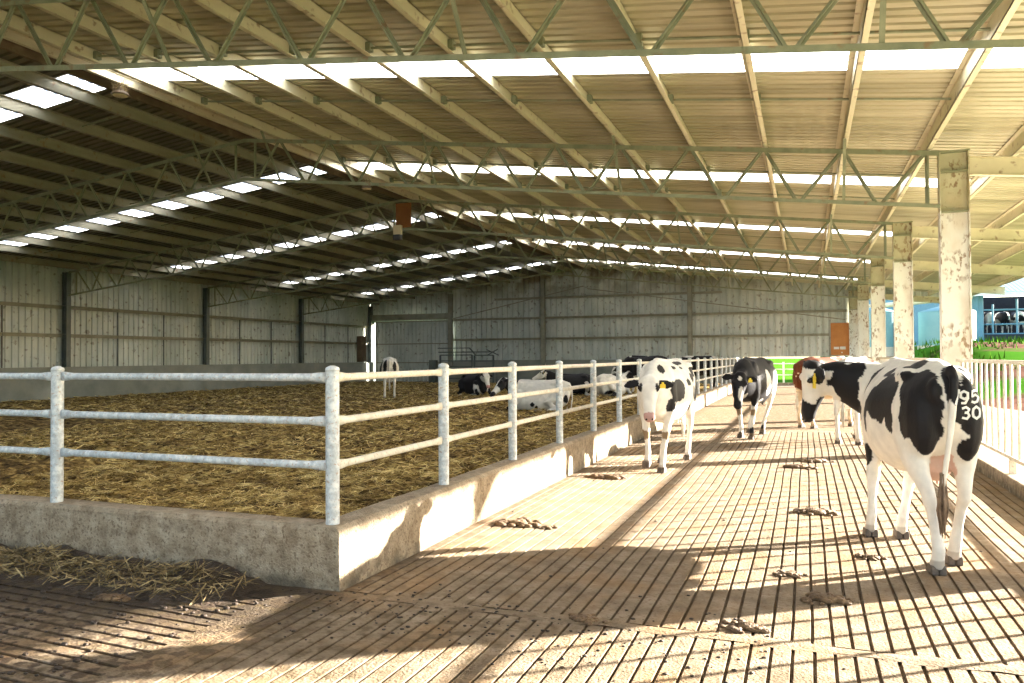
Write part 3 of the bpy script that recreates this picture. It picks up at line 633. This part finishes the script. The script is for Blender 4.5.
    for i in range(nv):
        p = Vector(co[i]); q = p-pl; h = (q.dot(D)/head_size/head_len, q.dot(S)/head_size, q.dot(U)/head_size)
        inhead = h[0] > -.03 and abs(h[1]) < .15 and -.26 < h[2] < .12 and h[0] < .68
        onear = False
        if abs(h[1]) > .118:
            for (e0, ed, wid, nn) in eart:
                k = p-e0
                if k.length < .28 and k.dot(ed) > .035 and abs(k.dot(wid)) < .095 and abs(k.dot(nn)) < .065: onear = True
        w1 = noise.noise(p*5+nO)*.30 + noise.noise(p*13+nO)*.14
        c = paint(p + Vector((0, 0, drop)), Vector(h) if inhead else None, w1)
        if onear: c = earcol
        if inhead and h[0] > .515 + .02*w1: c = muzzle
        if p.z < .10 and not lying: c = tuple(a*.5+b*.5 for a, b in zip(c, MUD))
        colr[i] = (*c, 1)
    at = body.color_attributes.new('coat', 'FLOAT_COLOR', 'POINT'); at.data.foreach_set('color', colr.ravel()); body.color_attributes.active_color = at
    body.polygons.foreach_set('use_smooth', [True]*len(body.polygons))
    root = empty('cow', loc, heading, label=label, cat='cow', group=group); root.scale = (scale,)*3
    bo = bpy.data.objects.new('body', body); COL.objects.link(bo); bo.parent = root
    for s in (1, -1):
        b = MB(); b.ball(tuple(pl+(D*.149*head_len+S*.121*s+U*.014)*head_size), (.022,)*3, 12, 8); b.build('eye', m_eye, root, smooth=True)
    b = MB()
    for s in (1, -1): b.ball(tuple(pl+(D*.602*head_len+S*.039*s-U*.034)*head_size), (.013, .013, .013), 8, 6)
    b.build('nostrils', m_eye, root, smooth=True)
    for hx, hy, hz, tilt in hoofs:
        b = MB()
        if tilt == 9: b.box((hx-.02, hy-.035, 0), (hx+.07, hy+.035, .06)); b.build('hoof', m_hoof, root, bevel=.015); continue
        for s in (1, -1):
            y0, y1 = sorted((hy+.003*s, hy+.048*s)); pts = [(-.058, 0), (.075, 0), (.038, .068), (-.05, .062)]
            pr_ = [(hx+px_*math.cos(tilt)+pz*math.sin(tilt), hz+pz*math.cos(tilt)-px_*math.sin(tilt)) for px_, pz in pts]
            b.add([(x, y0, z+.0) for x, z in pr_] + [(x, y1, z) for x, z in pr_], [(0,1,2,3), (7,6,5,4), (0,4,5,1), (1,5,6,2), (2,6,7,3), (3,7,4,0)])
        b.build('hoof', m_hoof, root, bevel=.008)
    r_ = random.Random(seed); b = MB(); te = tp[-1]
    for i in range(46 if voxel < .02 else 16):
        a = r_.uniform(0, 6.28); rr = r_.uniform(.004, .024); w = r_.uniform(.01, .035); Ln = r_.uniform(.2, .34)
        o0 = Vector((math.cos(a)*rr*.6, math.sin(a)*rr*.6, r_.uniform(.02, .10))); o1 = Vector((math.cos(a)*w, math.sin(a)*w, -Ln*.5)); o2 = Vector((math.cos(a)*w*.5+r_.uniform(-.015, .015), math.sin(a)*w*.5, -Ln))
        if lying: o1.z = max(o1.z, .0); o1.y += .1; o2 = Vector((.02, .22, .0))
        b.tube([te+o0, te+o1, te+o2], [.006, .006, .002], 5)
    b.build('tail_switch', tail_hair or m_tailw, root, smooth=True)
    for s, n_ in tags:
        e0, ed, wid, nn = eart[0 if s > 0 else 1]
        for k in range(n_):
            c0 = e0 + ed*(.075+.03*k) + nn*(.018 if nn.dot(U) > -9 else .018); dn = (Vector((0, 0, -1))*.9 + wid*.15); dn = dn.normalized(); sd_ = (ed - dn*ed.dot(dn)).normalized(); nrm = dn.cross(sd_).normalized()
            fwd = nn if nn.dot(U) > 0 else -nn; c0 = e0 + ed*(.08+.02*k) + fwd*.024 + wid*(.05*k)
            b = MB(); P = [(-.012, 0), (.012, 0), (.016, .02), (.034, .03), (.034, .075), (-.034, .075), (-.034, .03), (-.016, .02)]
            f_ = [tuple(c0 + sd_*a + dn*c + nrm*.002) for a, c in P]; g_ = [tuple(c0 + sd_*a + dn*c - nrm*.002) for a, c in P]; m_ = len(P)
            b.add(f_+g_, [tuple(range(m_)), tuple(range(2*m_-1, m_-1, -1))] + [(i, i+m_, (i+1) % m_+m_, (i+1) % m_) for i in range(m_)])
            b.build('ear_tag', m_tag, root)['label'] = 'yellow plastic ear tag'
    return root, body
def blob(p, c, r, w): return ((p[0]-c[0])/r[0])**2 + ((p[1]-c[1])/r[1])**2 + ((p[2]-c[2])/r[2])**2 < (1+w*1.15)**2
def paints(base, bl, hb=(), headbase=None):
    """bl: patches on the body (centre, radii, colour); hb: patches on the head (along, across, up)"""
    def f(p, h, w):
        if h is not None:
            c = headbase or base
            for q, r, k in hb:
                if blob(h, q, r, w*.6): c = k
            return c
        c = base
        for q, r, k in bl:
            if blob(p, q, r, w): c = k
        return c
    return f
def splotch(seed, thr, colA, colB, head, leg=.55, sc=1.5):
    o = Vector((seed*11.3, seed*5.1, seed*2.7))
    def f(p, h, w):
        if h is not None:
            if head == 'white': return WHITE
            if head == 'blaze': return WHITE if abs(h[1]) < .03+.03*w and h[0] > .02 else colB
            return colB
        if p.z < leg+.1*w: return colA
        return colB if noise.noise(p*sc+o)*1.0+w*.35 > thr else colA
    return f

# the branded cow in the foreground, seen from behind
c1_body = [((.74, .40, 1.08), (.33, .36, .56), BLACK), ((.78, .15, 1.0), (.16, .25, .38), BLACK), ((.60, .24, .85), (.08, .16, .22), BLACK), ((.62, .25, 1.25), (.16, .2, .22), BLACK), ((.36, .22, 1.25), (.035, .2, .12), BLACK),
           ((-.22, .32, 1.17), (.27, .24, .19), BLACK), ((.06, .34, 1.0), (.045, .2, .16), BLACK), ((-.40, .28, 1.02), (.07, .2, .12), BLACK), ((-.02, .2, 1.36), (.10, .10, .07), BLACK),
           ((.08, .02, 1.46), (.6, .11, .08), WHITE), ((.40, .2, .66), (.05, .12, .10), BLACK),
           ((-.72, .17, 1.17), (.20, .15, .26), BLACK), ((-.77, .14, .92), (.09, .10, .17), BLACK), ((-.47, .10, 1.40), (.10, .08, .06), BLACK),
           ((-.70, -.21, 1.12), (.32, .19, .30), BLACK), ((-.76, -.15, .82), (.09, .09, .13), BLACK),
           ((-.80, .0, 1.28), (.14, .055, .17), BLACK), ((-.88, .0, .95), (.04, .045, .20), WHITE), ((-.30, .0, 1.46), (.18, .08, .05), WHITE),
           ((.0, -.3, 1.0), (.3, .2, .3), BLACK), ((-.40, 0, .66), (.24, .13, .15), (.66, .44, .36))]
c1_head = [((.14, .0, -.06), (.035, .2, .05), BLACK), ((.13, 0, -.15), (.06, .2, .045), BLACK), ((.36, 0, -.13), (.06, .2, .05), BLACK), ((-.05, 0, -.1), (.09, .2, .3), BLACK), ((.50, 0, 0), (.13, .2, .2), BLACK)]
cow1, cow1_body = cow('c', (.77, 6.84, 0), R(100), (.03, 7.42, 1.41), (-.05, 7.46, .96), paints(WHITE, c1_body, c1_head), up=(-.9, -.25, .1), head_size=1.0, head_len=.80, voxel=.0125,
    feet=dict(hl=(.82, 6.07), hr=(.97, 6.39), fl=(.48, 7.17), fr=(.71, 7.17)), tail=[(-.79, 0, 1.38), (-.87, .0, 1.31), (-.89, .02, 1.08), (-.88, .05, .82), (-.87, .08, .60)], tail_hair=m_tail,
    tags=((1, 2),), label='black and white cow with freeze-branded rump and two yellow tags, nearest the camera', seed=1, ears=-.1)
# freeze brand laid on the right buttock
def brand(body, root):
    bm = bmesh.new(); bm.from_mesh(body); bvh = BVHTree.FromBMesh(bm)
    D9 = [(.9,.5),(.5,.35),(.1,.5),(.1,.85),(.5,1),(.9,.85),(.9,.4),(.6,0),(.2,0)]; D5 = [(.85,1),(.15,1),(.12,.58),(.55,.64),(.9,.42),(.75,.08),(.4,0),(.08,.12)]
    D3 = [(.1,.9),(.5,1),(.88,.8),(.7,.56),(.4,.52),(.7,.5),(.9,.25),(.6,0),(.1,.1)]; D0 = [(.5,1),(.15,.8),(.1,.5),(.15,.2),(.5,0),(.85,.2),(.9,.5),(.85,.8),(.5,1)]
    SL = [(.6,1.1),(.2,-.05)]
    ddir = Vector((.93, -.30, 0)).normalized(); sx = Vector((-ddir.y, ddir.x, 0)) * -1
    for st, ox, oz in ((D9, .0, 0), (D5, .078, 0), (D3, .01, -.105), (D0, .086, -.105), (SL, -.045, .0)):
        b = MB(); pts = []
        for (a, c), (a2, c2) in zip(st[:-1], st[1:]):
            for k in range(5): pts.append((a+(a2-a)*k/5, c+(c2-c)*k/5))
        pts.append(st[-1]); hit = []
        for a, c in pts:
            o = Vector((-.72, -.13+.012, 1.15)) - ddir*1.0 + sx*(ox*.8+a*.050-.035) + Vector((0, 0, oz+c*.078))
            h, nrm, _, _ = bvh.ray_cast(o, ddir)
            if h: hit.append((h, nrm))
        for (p, n1), (q, n2) in zip(hit[:-1], hit[1:]):
            d = (q-p)
            if d.length < 1e-5 or d.length > .08: continue
            s = d.cross(n1).normalized()*.0075; e = d.normalized()*.004
            b.add([p-s-e+n1*.002, q-s+e+n2*.002, q-s+e+n2*.005, p-s-e+n1*.005, p+s-e+n1*.002, q+s+e+n2*.002, q+s+e+n2*.005, p+s-e+n1*.005], [(0,1,2,3), (7,6,5,4), (3,2,6,7), (0,4,5,1), (1,5,6,2), (0,3,7,4)])
        o = b.build('brand_mark', m_white, root); o['label'] = 'white freeze brand figure'
    bm.free()
brand(cow1_body, cow1)

# the white cow walking up beside the kerb
c2_body = [((.42, .26, 1.02), (.17, .16, .17), BLACK), ((.57, .22, .84), (.08, .12, .10), BLACK), ((-.10, .12, 1.38), (.18, .05, .05), BLACK), ((-.42, .22, 1.25), (.12, .08, .08), BLACK), ((-.50, .26, .98), (.06, .1, .16), BLACK), ((.30, .18, 1.34), (.16, .05, .05), BLACK), ((-.02, .22, 1.33), (.11, .05, .045), BLACK), ((.05, .32, 1.12), (.08, .12, .05), BLACK),
           ((-.25, .28, 1.18), (.11, .1, .06), BLACK), ((-.30, .32, .95), (.10, .1, .10), BLACK), ((-.62, .26, 1.05), (.10, .12, .18), BLACK), ((.66, .10, 1.30), (.06, .06, .06), BLACK), ((.0, .34, .78), (.05, .1, .05), BLACK),
           ((-.2, -.3, 1.0), (.3, .2, .25), BLACK), ((.46, .17, .46), (.3, .16, .065), MUD), ((.46, -.17, .46), (.3, .16, .065), MUD), ((.4, -.3, 1.1), (.1, .1, .12), BLACK)]
c2_head = [((.14, .11, .01), (.075, .035, .05), BLACK), ((.14, -.11, .01), (.075, .035, .05), BLACK), ((.05, .12, -.12), (.1, .03, .06), BLACK), ((.0, 0, 0), (.03, .03, .05), WHITE)]
cow('c', (-1.80, 10.88, 0), R(264), (-1.87, 9.93, 1.21), (-1.80, 9.58, .76), paints(WHITE, c2_body, c2_head), up=(.16, -1, .35), head_size=.96, voxel=.015, muzzle=(.50, .30, .27),
    feet=dict(fr=(-1.98, 10.35, .06), fl=(-1.76, 10.2), hl=(-1.63, 11.6), hr=(-1.92, 11.15)), tags=((1, 1),), label='mostly white cow with small black patches walking up beside the kerb', seed=2)
# the black cow behind it
c3_body = [((-.58, 0, .95), (.34, .5, .26), WHITE), ((.14, .34, .98), (.10, .14, .26), WHITE), ((-.25, .32, .70), (.18, .12, .10), BLACK), ((.35, 0, .38), (.3, .5, .36), WHITE), ((-.6, 0, .35), (.3, .5, .5), WHITE), ((.80, 0, .80), (.10, .10, .12), WHITE),
           ((.46, .17, .46), (.3, .16, .065), MUD), ((.46, -.17, .46), (.3, .16, .065), MUD)]
c3_head = [((.09, 0, .04), (.045, .035, .05), WHITE), ((.34, .03, .0), (.15, .035, .05), WHITE)]
cow('c', (-.93, 15.42, 0), R(257), (-1.10, 14.50, 1.16), (-1.13, 14.28, .66), paints(BLACK, c3_body, c3_head), up=(.08, -1, .3), voxel=.018,
    feet=dict(fr=(-1.14, 14.95), fl=(-.94, 14.75), hl=(-.80, 15.8), hr=(-1.05, 16.0)), tags=((1, 1),), label='mostly black cow with white flank walking in the middle of the aisle', seed=3)
# two cows half hidden behind the branded one
c4 = [((-.30, 0, 1.15), (.75, .6, .45), GINGER), ((-.1, .2, 1.35), (.10, .14, .08), CREAM), ((-.55, .3, 1.30), (.05, .1, .10), CREAM)]
cow('c', (.40, 17.75, 0), R(48), (1.25, 18.55, 1.2), (1.55, 18.8, .85), paints(CREAM, c4, (), GINGER), voxel=.02, label='ginger and cream cow half hidden behind the branded cow', seed=4, muzzle=PINK, earcol=GINGER)
cow('c', (.83, 14.95, 0), R(72), (1.05, 15.95, 1.25), (1.1, 16.3, .85), paints(WHITE, [((.5, .0, 1.3), (.3, .3, .16), GINGER)], (), WHITE), voxel=.02, label='white cow standing in front of the ginger cow, mostly hidden by the branded cow', seed=5, muzzle=PINK, earcol=GINGER)
# cows in the straw pen
zs = .09
cow('c', (-13.75, 24.45, zs-.02), R(119), (-14.2, 25.4, 1.15), (-14.35, 25.75, .8), paints(WHITE, [((-.78, .15, 1.12), (.12, .085, .26), BLACK), ((-.78, -.19, 1.12), (.12, .075, .26), BLACK), ((-.1, .3, 1.12), (.45, .2, .26), BLACK), ((.6, 0, 1.2), (.25, .5, .4), BLACK)], (), BLACK), voxel=.022, label='black and white cow standing with its rear to the camera in the straw pen', seed=6)
cow('c', (-11.75, 27.3, zs-.05), R(-38), (-11.02, 26.72, .90), (-10.80, 26.45, .48), paints(BLACK, [((.55, .0, .85), (.16, .5, .25), WHITE), ((.2, 0, .62), (.9, .7, .07), WHITE)], [((.3, 0, 0), (.3, .055, .3), WHITE)], WHITE), up=(.3, -.2, 1), voxel=.022, lying=True, label='black cow with white face lying alone in the middle of the straw pen', seed=7, muzzle=PINK)
cow('c', (-6.70, 19.95, zs-.05), R(196), (-7.50, 19.36, .92), (-7.68, 18.98, .58), paints(WHITE, [((.78, 0, 1.2), (.28, .5, .6), BLACK), ((.05, .40, .72), (.05, .2, .05), BLACK), ((.16, .4, .80), (.06, .2, .06), BLACK), ((-.12, .4, .66), (.07, .2, .05), BLACK), ((-.70, .1, .95), (.06, .3, .12), BLACK)], [((.25, 0, .05), (.4, .035, .2), WHITE), ((.4, 0, 0), (.1, .2, .2), WHITE)], BLACK), up=(-.5, -.3, .9), voxel=.02, lying=True, label='long white cow with black head lying in the straw just behind the fence', seed=8)
cow('c', (-7.95, 27.3, zs-.05), R(222), (-8.75, 26.7, 1.0), (-9.15, 26.55, .75), paints(BLACK, [((-.45, .3, .85), (.14, .3, .3), WHITE), ((.3, .3, .66), (.12, .3, .13), WHITE), ((-.75, 0, .9), (.12, .3, .3), WHITE)], [((.3, 0, 0), (.35, .3, .3), WHITE)], BLACK), up=(-.3, 0, 1), voxel=.022, lying=True, tags=((1, 1), (-1, 1)), label='black cow with yellow ear tags lying in the straw with its head turned away', seed=9)
cow('c', (-6.50, 27.5, zs-.05), R(68), (-6.05, 28.3, .92), (-5.85, 28.5, .56), paints(WHITE, [((-.5, -.3, .72), (.2, .2, .14), BLACK), ((.2, 0, 1.4), (.3, .2, .1), BLACK)], (), BLACK), voxel=.022, lying=True, label='white cow lying with its rear to the camera beside the tagged black cow', seed=10)
cow('c', (-5.75, 29.9, zs-.03), R(190), (-6.85, 29.45, 1.05), (-7.02, 29.28, .56), paints(BLACK, [((.55, 0, 1.43), (.05, .2, .05), WHITE), ((-.1, 0, 1.45), (.06, .2, .05), WHITE), ((.4, 0, .3), (.4, .4, .4), WHITE), ((-.6, 0, .25), (.3, .4, .3), WHITE)], (), WHITE), up=(-.9, -.3, .2), voxel=.022, label='black cow with pale face standing head down inside the far straw pen', seed=11, muzzle=PINK)
cow('c', (-4.35, 34.6, zs-.05), R(190), (-5.35, 34.3, 1.30), (-5.75, 34.1, 1.0), paints(BLACK, [((.45, 0, 1.42), (.26, .3, .07), WHITE), ((-.62, 0, 1.38), (.10, .3, .12), WHITE)], (), BLACK), voxel=.025, label='black cow with a white patch on its shoulders, farthest back by the fence', seed=12)

# ------------------------------------------------------------------ straw bed
def bed_h(x, y):
    e = min(1, max(0, (y-KY)/1.2)); n1 = noise.noise(Vector((x*.8, y*.8, 0))); n2 = noise.noise(Vector((x*2.9, y*2.9, 5)))
    r = .11 + .06*n1 + .035*n2 + .035*max(0, 1-abs(x-XW)/3)
    near = max(abs(x-KX+.3), 0); f = min(1, near/1.0) if x > KX-1.3 else 1
    return r*.9 + .06*(1-min(1, (y-KY)/1.0)) + .06*(1-f)
b = MB(); ys = []; y = KY+.225
while y < 40.9: ys.append(y); y += .07*(1+(y-KY)*.11)
xs = list(np.linspace(KX-.23, -12, 150)) + list(np.linspace(-12.1, XW+.14, 60))
b.grid([[(x, y, bed_h(x, y) + .045*noise.noise(Vector((x*7, y*7, 1)))+.02*noise.noise(Vector((x*19, y*19, 1)))) for x in xs] for y in ys])
tag(b.build('straw_bedding', m_strawbase, smooth=False), 'trodden brown straw bedding covering the pen floor', 'straw', kind='stuff')
def straws(mb, n, fx, fy, zf, ln, wd, rs, tilt=.35, lift=.02):
    rg = np.random.RandomState(rs)
    for i in range(n):
        x, y = fx(rg), fy(rg); a = rg.uniform(0, 6.283); L = rg.uniform(*ln); w = rg.uniform(*wd); t = rg.uniform(-tilt, tilt); z = zf(x, y) + lift*rg.uniform(0, 1)
        dx, dy, dz = math.cos(a)*L/2, math.sin(a)*L/2, math.sin(t)*L/2; nx, ny = -math.sin(a)*w/2, math.cos(a)*w/2; nz = rg.uniform(-.5, .5)*w
        mb.add([(x-dx-nx, y-dy-ny, z-dz-nz), (x+dx-nx, y+dy-ny, z+dz-nz), (x+dx+nx, y+dy+ny, z+dz+nz), (x-dx+nx, y-dy+ny, z-dz+nz)], [(0, 1, 2, 3)])
b = MB()
bz = lambda x, y: bed_h(x, y) + .045*noise.noise(Vector((x*7, y*7, 1))) + .012
def patchy(rg, x, y): return True
straws(b, 16000, lambda g: g.uniform(-8.6, KX-.33), lambda g: KY+.31 + 3.6*g.uniform()**1.2, bz, (.05, .15), (.004, .008), 1, lift=.03)
straws(b, 13000, lambda g: g.uniform(-14, KX-.33), lambda g: 8 + 8*g.uniform()**1.2, bz, (.08, .2), (.008, .014), 2, lift=.03)
straws(b, 12000, lambda g: g.uniform(-24.2, KX-.38), lambda g: 15 + 24*g.uniform(), bz, (.12, .3), (.014, .026), 3, lift=.03)
tag(b.build('loose_straw', m_straw), 'loose golden straw strewn over the pen bedding', 'straw', kind='stuff')
b = MB()
cz = lambda x, y: .02 + .12*max(0, 1-(KY-y)/.45) * (.6+.8*noise.noise(Vector((x*2.2, 0, 9)))) 
straws(b, 2300, lambda g: -3.35 - 4.8*g.uniform()**.8, lambda g: KY-.13-.36*g.uniform()**1.3, cz, (.06, .22), (.004, .008), 5, tilt=.6, lift=.035)
tag(b.build('spilled_straw', m_wetstraw), 'dirty straw and muck spilled along the foot of the front kerb', 'straw', kind='stuff')
b = MB(); b.grid([[(x, y, -.02 + min(1, (y-KY+.62)/.2 + .35*noise.noise(Vector((x*2.5, 3, 2))), (-3.25-x)/.35)*(cz(x, y)*.9+.02) + .02*noise.noise(Vector((x*8, y*8, 2)))) for x in np.linspace(-8.3, -3.25, 140)] for y in np.linspace(KY-.005, KY-.62, 24)])
tag(b.build('muck_heap', m_muck), 'low dark wet muck heap under the spilled straw', 'muck', kind='stuff')
# dung pats on the aisle floor
dn = [(-2.43, 6.67, .16, 'dark dung pat near the kerb, nearest to the pen corner'), (-2.14, 6.59, .07, 'small dung scrap just right of the pat by the kerb'), (-2.34, 9.52, .17, 'dung pat beside the kerb in front of the walking white cow'),
      (.06, 8.04, .15, 'dung pat left of the branded cow, closest to her forefeet'), (-.33, 4.53, .10, 'dung scrap lying on the floor joint in the foreground'), (.07, 5.2, .12, 'flattened dung in the dark shadow band in the foreground'),
      (.42, 6.39, .08, 'thin crumbly dung scrap left of the branded cow hind feet'), (-.12, 5.72, .08, 'crumbly dung scrap in the sunlit foreground grid'), (-.1, 11.17, .16, 'dung pat in the middle of the aisle, nearer of two'), (.1, 11.9, .16, 'dung pat in the middle of the aisle, farther of two'),
      (-1.2, 4.36, .09, 'dung scrap on the shaded left part of the floor joint'), (-4.1, 3.75, .09, 'dark dung lump in the sunlit patch by the front kerb'), (-4.75, 3.2, .10, 'dark dung lump at the lower left corner')]
for i, (x, y, r, lab) in enumerate(dn):
    b = MB(); rg = random.Random(i)
    for k in range(36):
        a = rg.uniform(0, 6.28); q = rg.uniform(0, r*.95); s = rg.uniform(.16, .36)*r*(1.15-.5*q/r); b.ball((math.cos(a)*q*1.5, math.sin(a)*q, s*.2), (s*1.2, s*.9, s*.6), 8, 6)
    o = b.build('dung_pat', m_dung, smooth=True); o.location = (x, y, .003); tag(o, lab, 'dung', 'dung pats on the aisle floor')
b = MB(); rg = random.Random(5)
for k in range(760):
    if k < 420: x = -3.2-4*rg.random(); y = 2.6+1.5*rg.random()
    elif k < 700: x = rg.uniform(-3.2, -.2); y = rg.gauss(4.15, .25)
    else: x = rg.uniform(-2.7, 1.6); y = rg.uniform(2.9, 12)
    if x < -2.78: y = min(y, 4.28)
    s = rg.uniform(.003, .011) * (1.6 if k < 420 else 1); b.ball((x, y, s*.3), (s*1.4, s, s*.6), 6, 4)
tag(b.build('scattered_muck', m_muck, smooth=True), 'crumbs of muck scattered over the grooved floor', 'muck', kind='stuff')

# ------------------------------------------------------------------ things hung in the roof and the far end
y = TY[2]; b = MB(); b.box((-.41, -.03, .02), (.09, .0, .74)); o = b.build('orange_board', m_board, bevel=.006); o.location = (RX+.26, y-.07, 5.28); tag(o, 'orange-brown board fixed at the peak of the third truss', 'board')
sp = empty('floodlight', (RX-.02, y-.2, 5.06), label='small cream and black floodlight under the orange board', cat='floodlight')
b = MB(); b.box((-.14, -.06, .02), (.12, .06, .30)); b.build('lamp_housing', m_cream, sp, bevel=.02)
b = MB(); b.box((-.13, -.10, -.14), (.11, .07, .02)); b.build('lamp_head', m_black, sp, bevel=.02)
b = MB(); b.bar((0, .0, .28), (0, .16, .34), .03); b.build('bracket', m_dark, sp)
for i, (yy, lab) in enumerate(((10.05, 'round hanging lamp with a bird nest under the ridge beam, nearest the camera'), (18.0, 'round lamp with a bird nest under the ridge beam, between the second and third trusses'))):
    n = empty('high_bay_lamp', (RX+.3, yy, zroof(RX)-.34), label=lab, cat='hanging lamp', group='lamps with bird nests under the ridge')
    b = MB(); b.tube([(0,0,-.10), (0,0,-.085), (0,0,-.05), (0,0,0), (0,0,.07)], [.135, .14, .12, .05, .03], 20); b.build('lamp_shade', m_ridge, n, smooth=True)
    b = MB(); b.tube([(0,0,-.108), (0,0,-.10)], [.11, .12], 20); b.build('lens', m_cream, n, smooth=True)
    b = MB(); rg = random.Random(i)
    for k in range(120):
        a = rg.uniform(0, 6.28); z = rg.uniform(-.05, .12); p = Vector((math.cos(a)*rg.uniform(.02, .12), math.sin(a)*rg.uniform(.02, .12), z)); d = Vector((rg.uniform(-1, 1), rg.uniform(-1, 1), rg.uniform(-.6, .8))).normalized()*rg.uniform(.04, .12); b.bar(p-d, p+d, .004)
    b.build('nest', m_wetstraw, n)
# cattle race gates in front of the far wall
cr = empty('cattle_race', (-17.1, YG-2.3, 0), label='grey steel cattle race gates standing before the far gable wall', cat='cattle race')
def gate(x0, x1, y, z0, z1, n, nm='gate'):
    b = MB()
    for x in (x0, x1): b.box((x-.04, y-.04, 0), (x+.04, y+.04, z1))
    for k in range(n): z = z0+(z1-z0)*k/(n-1); b.box((x0, y-.02, z-.03), (x1, y+.02, z+.03))
    b.build(nm, m_dark, cr)
gate(-1.75, .15, 0, .35, 1.62, 5); gate(.25, 1.35, .1, .35, 1.60, 5)
b = MB(); b.bar((-1.9, 0, 2.0), (.0, 0, 2.0), .05); b.bar((-1.9, .1, 1.78), (1.4, .1, 1.78), .06); b.bar((.0, 0, 2.0), (.35, 0, 1.62), .06); b.bar((1.0, 0, 1.9), (1.7, 0, 1.6), .05); b.bar((1.05, 0, 1.6), (1.65, 0, 1.92), .05); b.build('head_bail', m_dark, cr)
b = MB(); b.box((-1.8, .25, .05), (1.4, .28, .95)); b.build('side_sheet', m_wallconc, cr)
b = MB(); b.box((-2.4, -.1, 0), (-2.0, .2, 1.35)); b.build('post_block', m_dark, cr)
g = empty('field_gate', (-1.7, 44.6, 0), label='pale pipe gate in the grass beyond the far end of the aisle', cat='gate')
b = MB()
for x in (-.4, .55, 1.5): b.box((x-.05, -.05, -.1), (x+.05, .05, 1.15))
b.build('post', m_railgal, g); b = MB()
for z in (.45, .75, 1.05): b.tube([(-.4, 0, z), (3.2, 0, z)], .03, 8)
b.build('rail', m_railgal, g)

# ------------------------------------------------------------------ outside, right
def rib_wall(x0, x1, y, z0, z1, pitch=.3, d=.03):
    mb = MB(); pr = ribs(x0, x1, pitch, d); return mb.grid([[(x, y-z, z0) for x, z in pr], [(x, y-z, z1) for x, z in pr]])
db = empty('milking_shed', (7, 56, 2.2), label='pale blue steel-clad milking shed on the bank right of the barn', cat='shed')
def P_(mb, nm, mat, **k): o = mb.build(nm, mat, db, **k); o.location = (-7, -56, -2.2); return o
w = rib_wall(-1, 10.35, 56, 1.6, 5.9); w.box((-1, 56.05, 1.6), (10.35, 56.2, 5.9)); P_(w, 'wall', m_bluewall)
w = rib_wall(22, 30, 56, 1.6, 5.3); w.box((22, 56.05, 1.6), (30, 56.2, 5.3)); P_(w, 'wall', m_bluewall)
b = MB(); b.grid([[(x, 54.9+k*4.0, 5.25+1.1*k + (.012 if j % 2 else 0)) for j, x in enumerate(np.arange(9.2, 30, .12))] for k in (0, 1)]); P_(b, 'roof', m_bluewall, solid=.03)
b = MB(); b.box((9.2, 54.8, 5.05), (30, 54.95, 5.25)); P_(b, 'gutter', m_white)
b = MB(); b.box((10.35, 62, 1.6), (22, 62.2, 5.4)); b.box((10.2, 56.2, 1.6), (10.4, 62, 5.4)); b.box((22, 56.2, 1.6), (22.2, 62, 5.4)); b.box((10.35, 56, 1.6), (22, 62, 2.72)); P_(b, 'dark_parlour', m_void)
b = MB()
for z in (2.75, 3.35, 4.25): b.tube([(10.4, 56.3, z), (22, 56.3, z)], .05, 8)
for x in np.arange(10.9, 22, 1.3): b.tube([(x, 56.3, 2.4), (x, 56.3, 4.6 + .3*(int(x*7) % 2))], .06, 8)
P_(b, 'stall_rails', m_bluewall)
for k in range(4):
    b = MB(); x = 11.3+2.2*k; b.box((x, 55.2, 2.15), (x+1.7, 55.4, 2.25)); b.box((x, 55.2, 1.95), (x+.15, 55.4, 2.2)); b.box((x+1.55, 55.2, 1.95), (x+1.7, 55.4, 2.2)); P_(b, 'trough', m_white)
b = MB(); b.tube([(2.2, 53.5, 4.35), (9.3, 53.5, 4.95)], .16, 10); P_(b, 'pipe', m_cream)
for k in range(5):
    x = 10.85 + .86*k
    cow('c', (x, 58.0, 2.75), R(98), (x-.05, 59, 3.9), (x-.05, 59.4, 3.5), splotch(20+k, .0+.05*(k % 3), WHITE, BLACK, 'black', leg=.5), voxel=.045, scale=1.0, label='black and white cow standing in the milking stalls, %s from the left' % ordinal(k), seed=20+k, group='cows in the milking stalls')
def tank(x, y, z, r, h, lab):
    root = empty('water_tank', (x, y, z), label=lab, cat='water tank'); b = MB(); n = 20
    b.tube([(0, 0, h*i/n) for i in range(n+1)], [r + (.02 if i % 2 else 0) for i in range(n+1)], 40, cap=False); b.build('tank_wall', m_tank, root, smooth=True)
    b = MB(); b.tube([(0, 0, h), (0, 0, h+.05), (0, 0, h+.32), (0, 0, h+.40)], [r*1.02, r*.99, r*.3, r*.05], 40); b.build('tank_roof', m_tank, root, smooth=True)
    b = MB(); b.tube([(0, 0, -.5), (0, 0, .03)], [r*1.06, r*1.06], 40); b.build('plinth', m_yard, root)
tank(7.2, 48.5, 1.95, 1.38, 1.85, 'pale green round water tank right behind the nearest whitewashed column'); tank(3.7, 49, 1.9, 1.2, 1.95, 'pale blue round water tank seen between the second and third whitewashed columns')
b = MB(); rg = np.random.RandomState(4)
for i in range(5000):
    x = rg.uniform(5, 26); y = rg.uniform(30, 55)
    if noise.noise(Vector((x*.3, y*.3, 4))) < -.05: continue
    if (x-7.2)**2+(y-48.5)**2 < 4 or (x-3.7)**2+(y-49)**2 < 4: continue
    z = height(x, y); h = rg.uniform(.1, .35); w = rg.uniform(.02, .05); a = rg.uniform(0, 6.28); b.add([(x-w*math.cos(a), y-w*math.sin(a), z-.02), (x+w*math.cos(a), y+w*math.sin(a), z-.02), (x+rg.uniform(-.1, .1), y, z+h)], [(0, 1, 2)])
tag(b.build('bank_grass', m_grass), 'green tufts of grass growing on the bank', 'grass', kind='stuff')
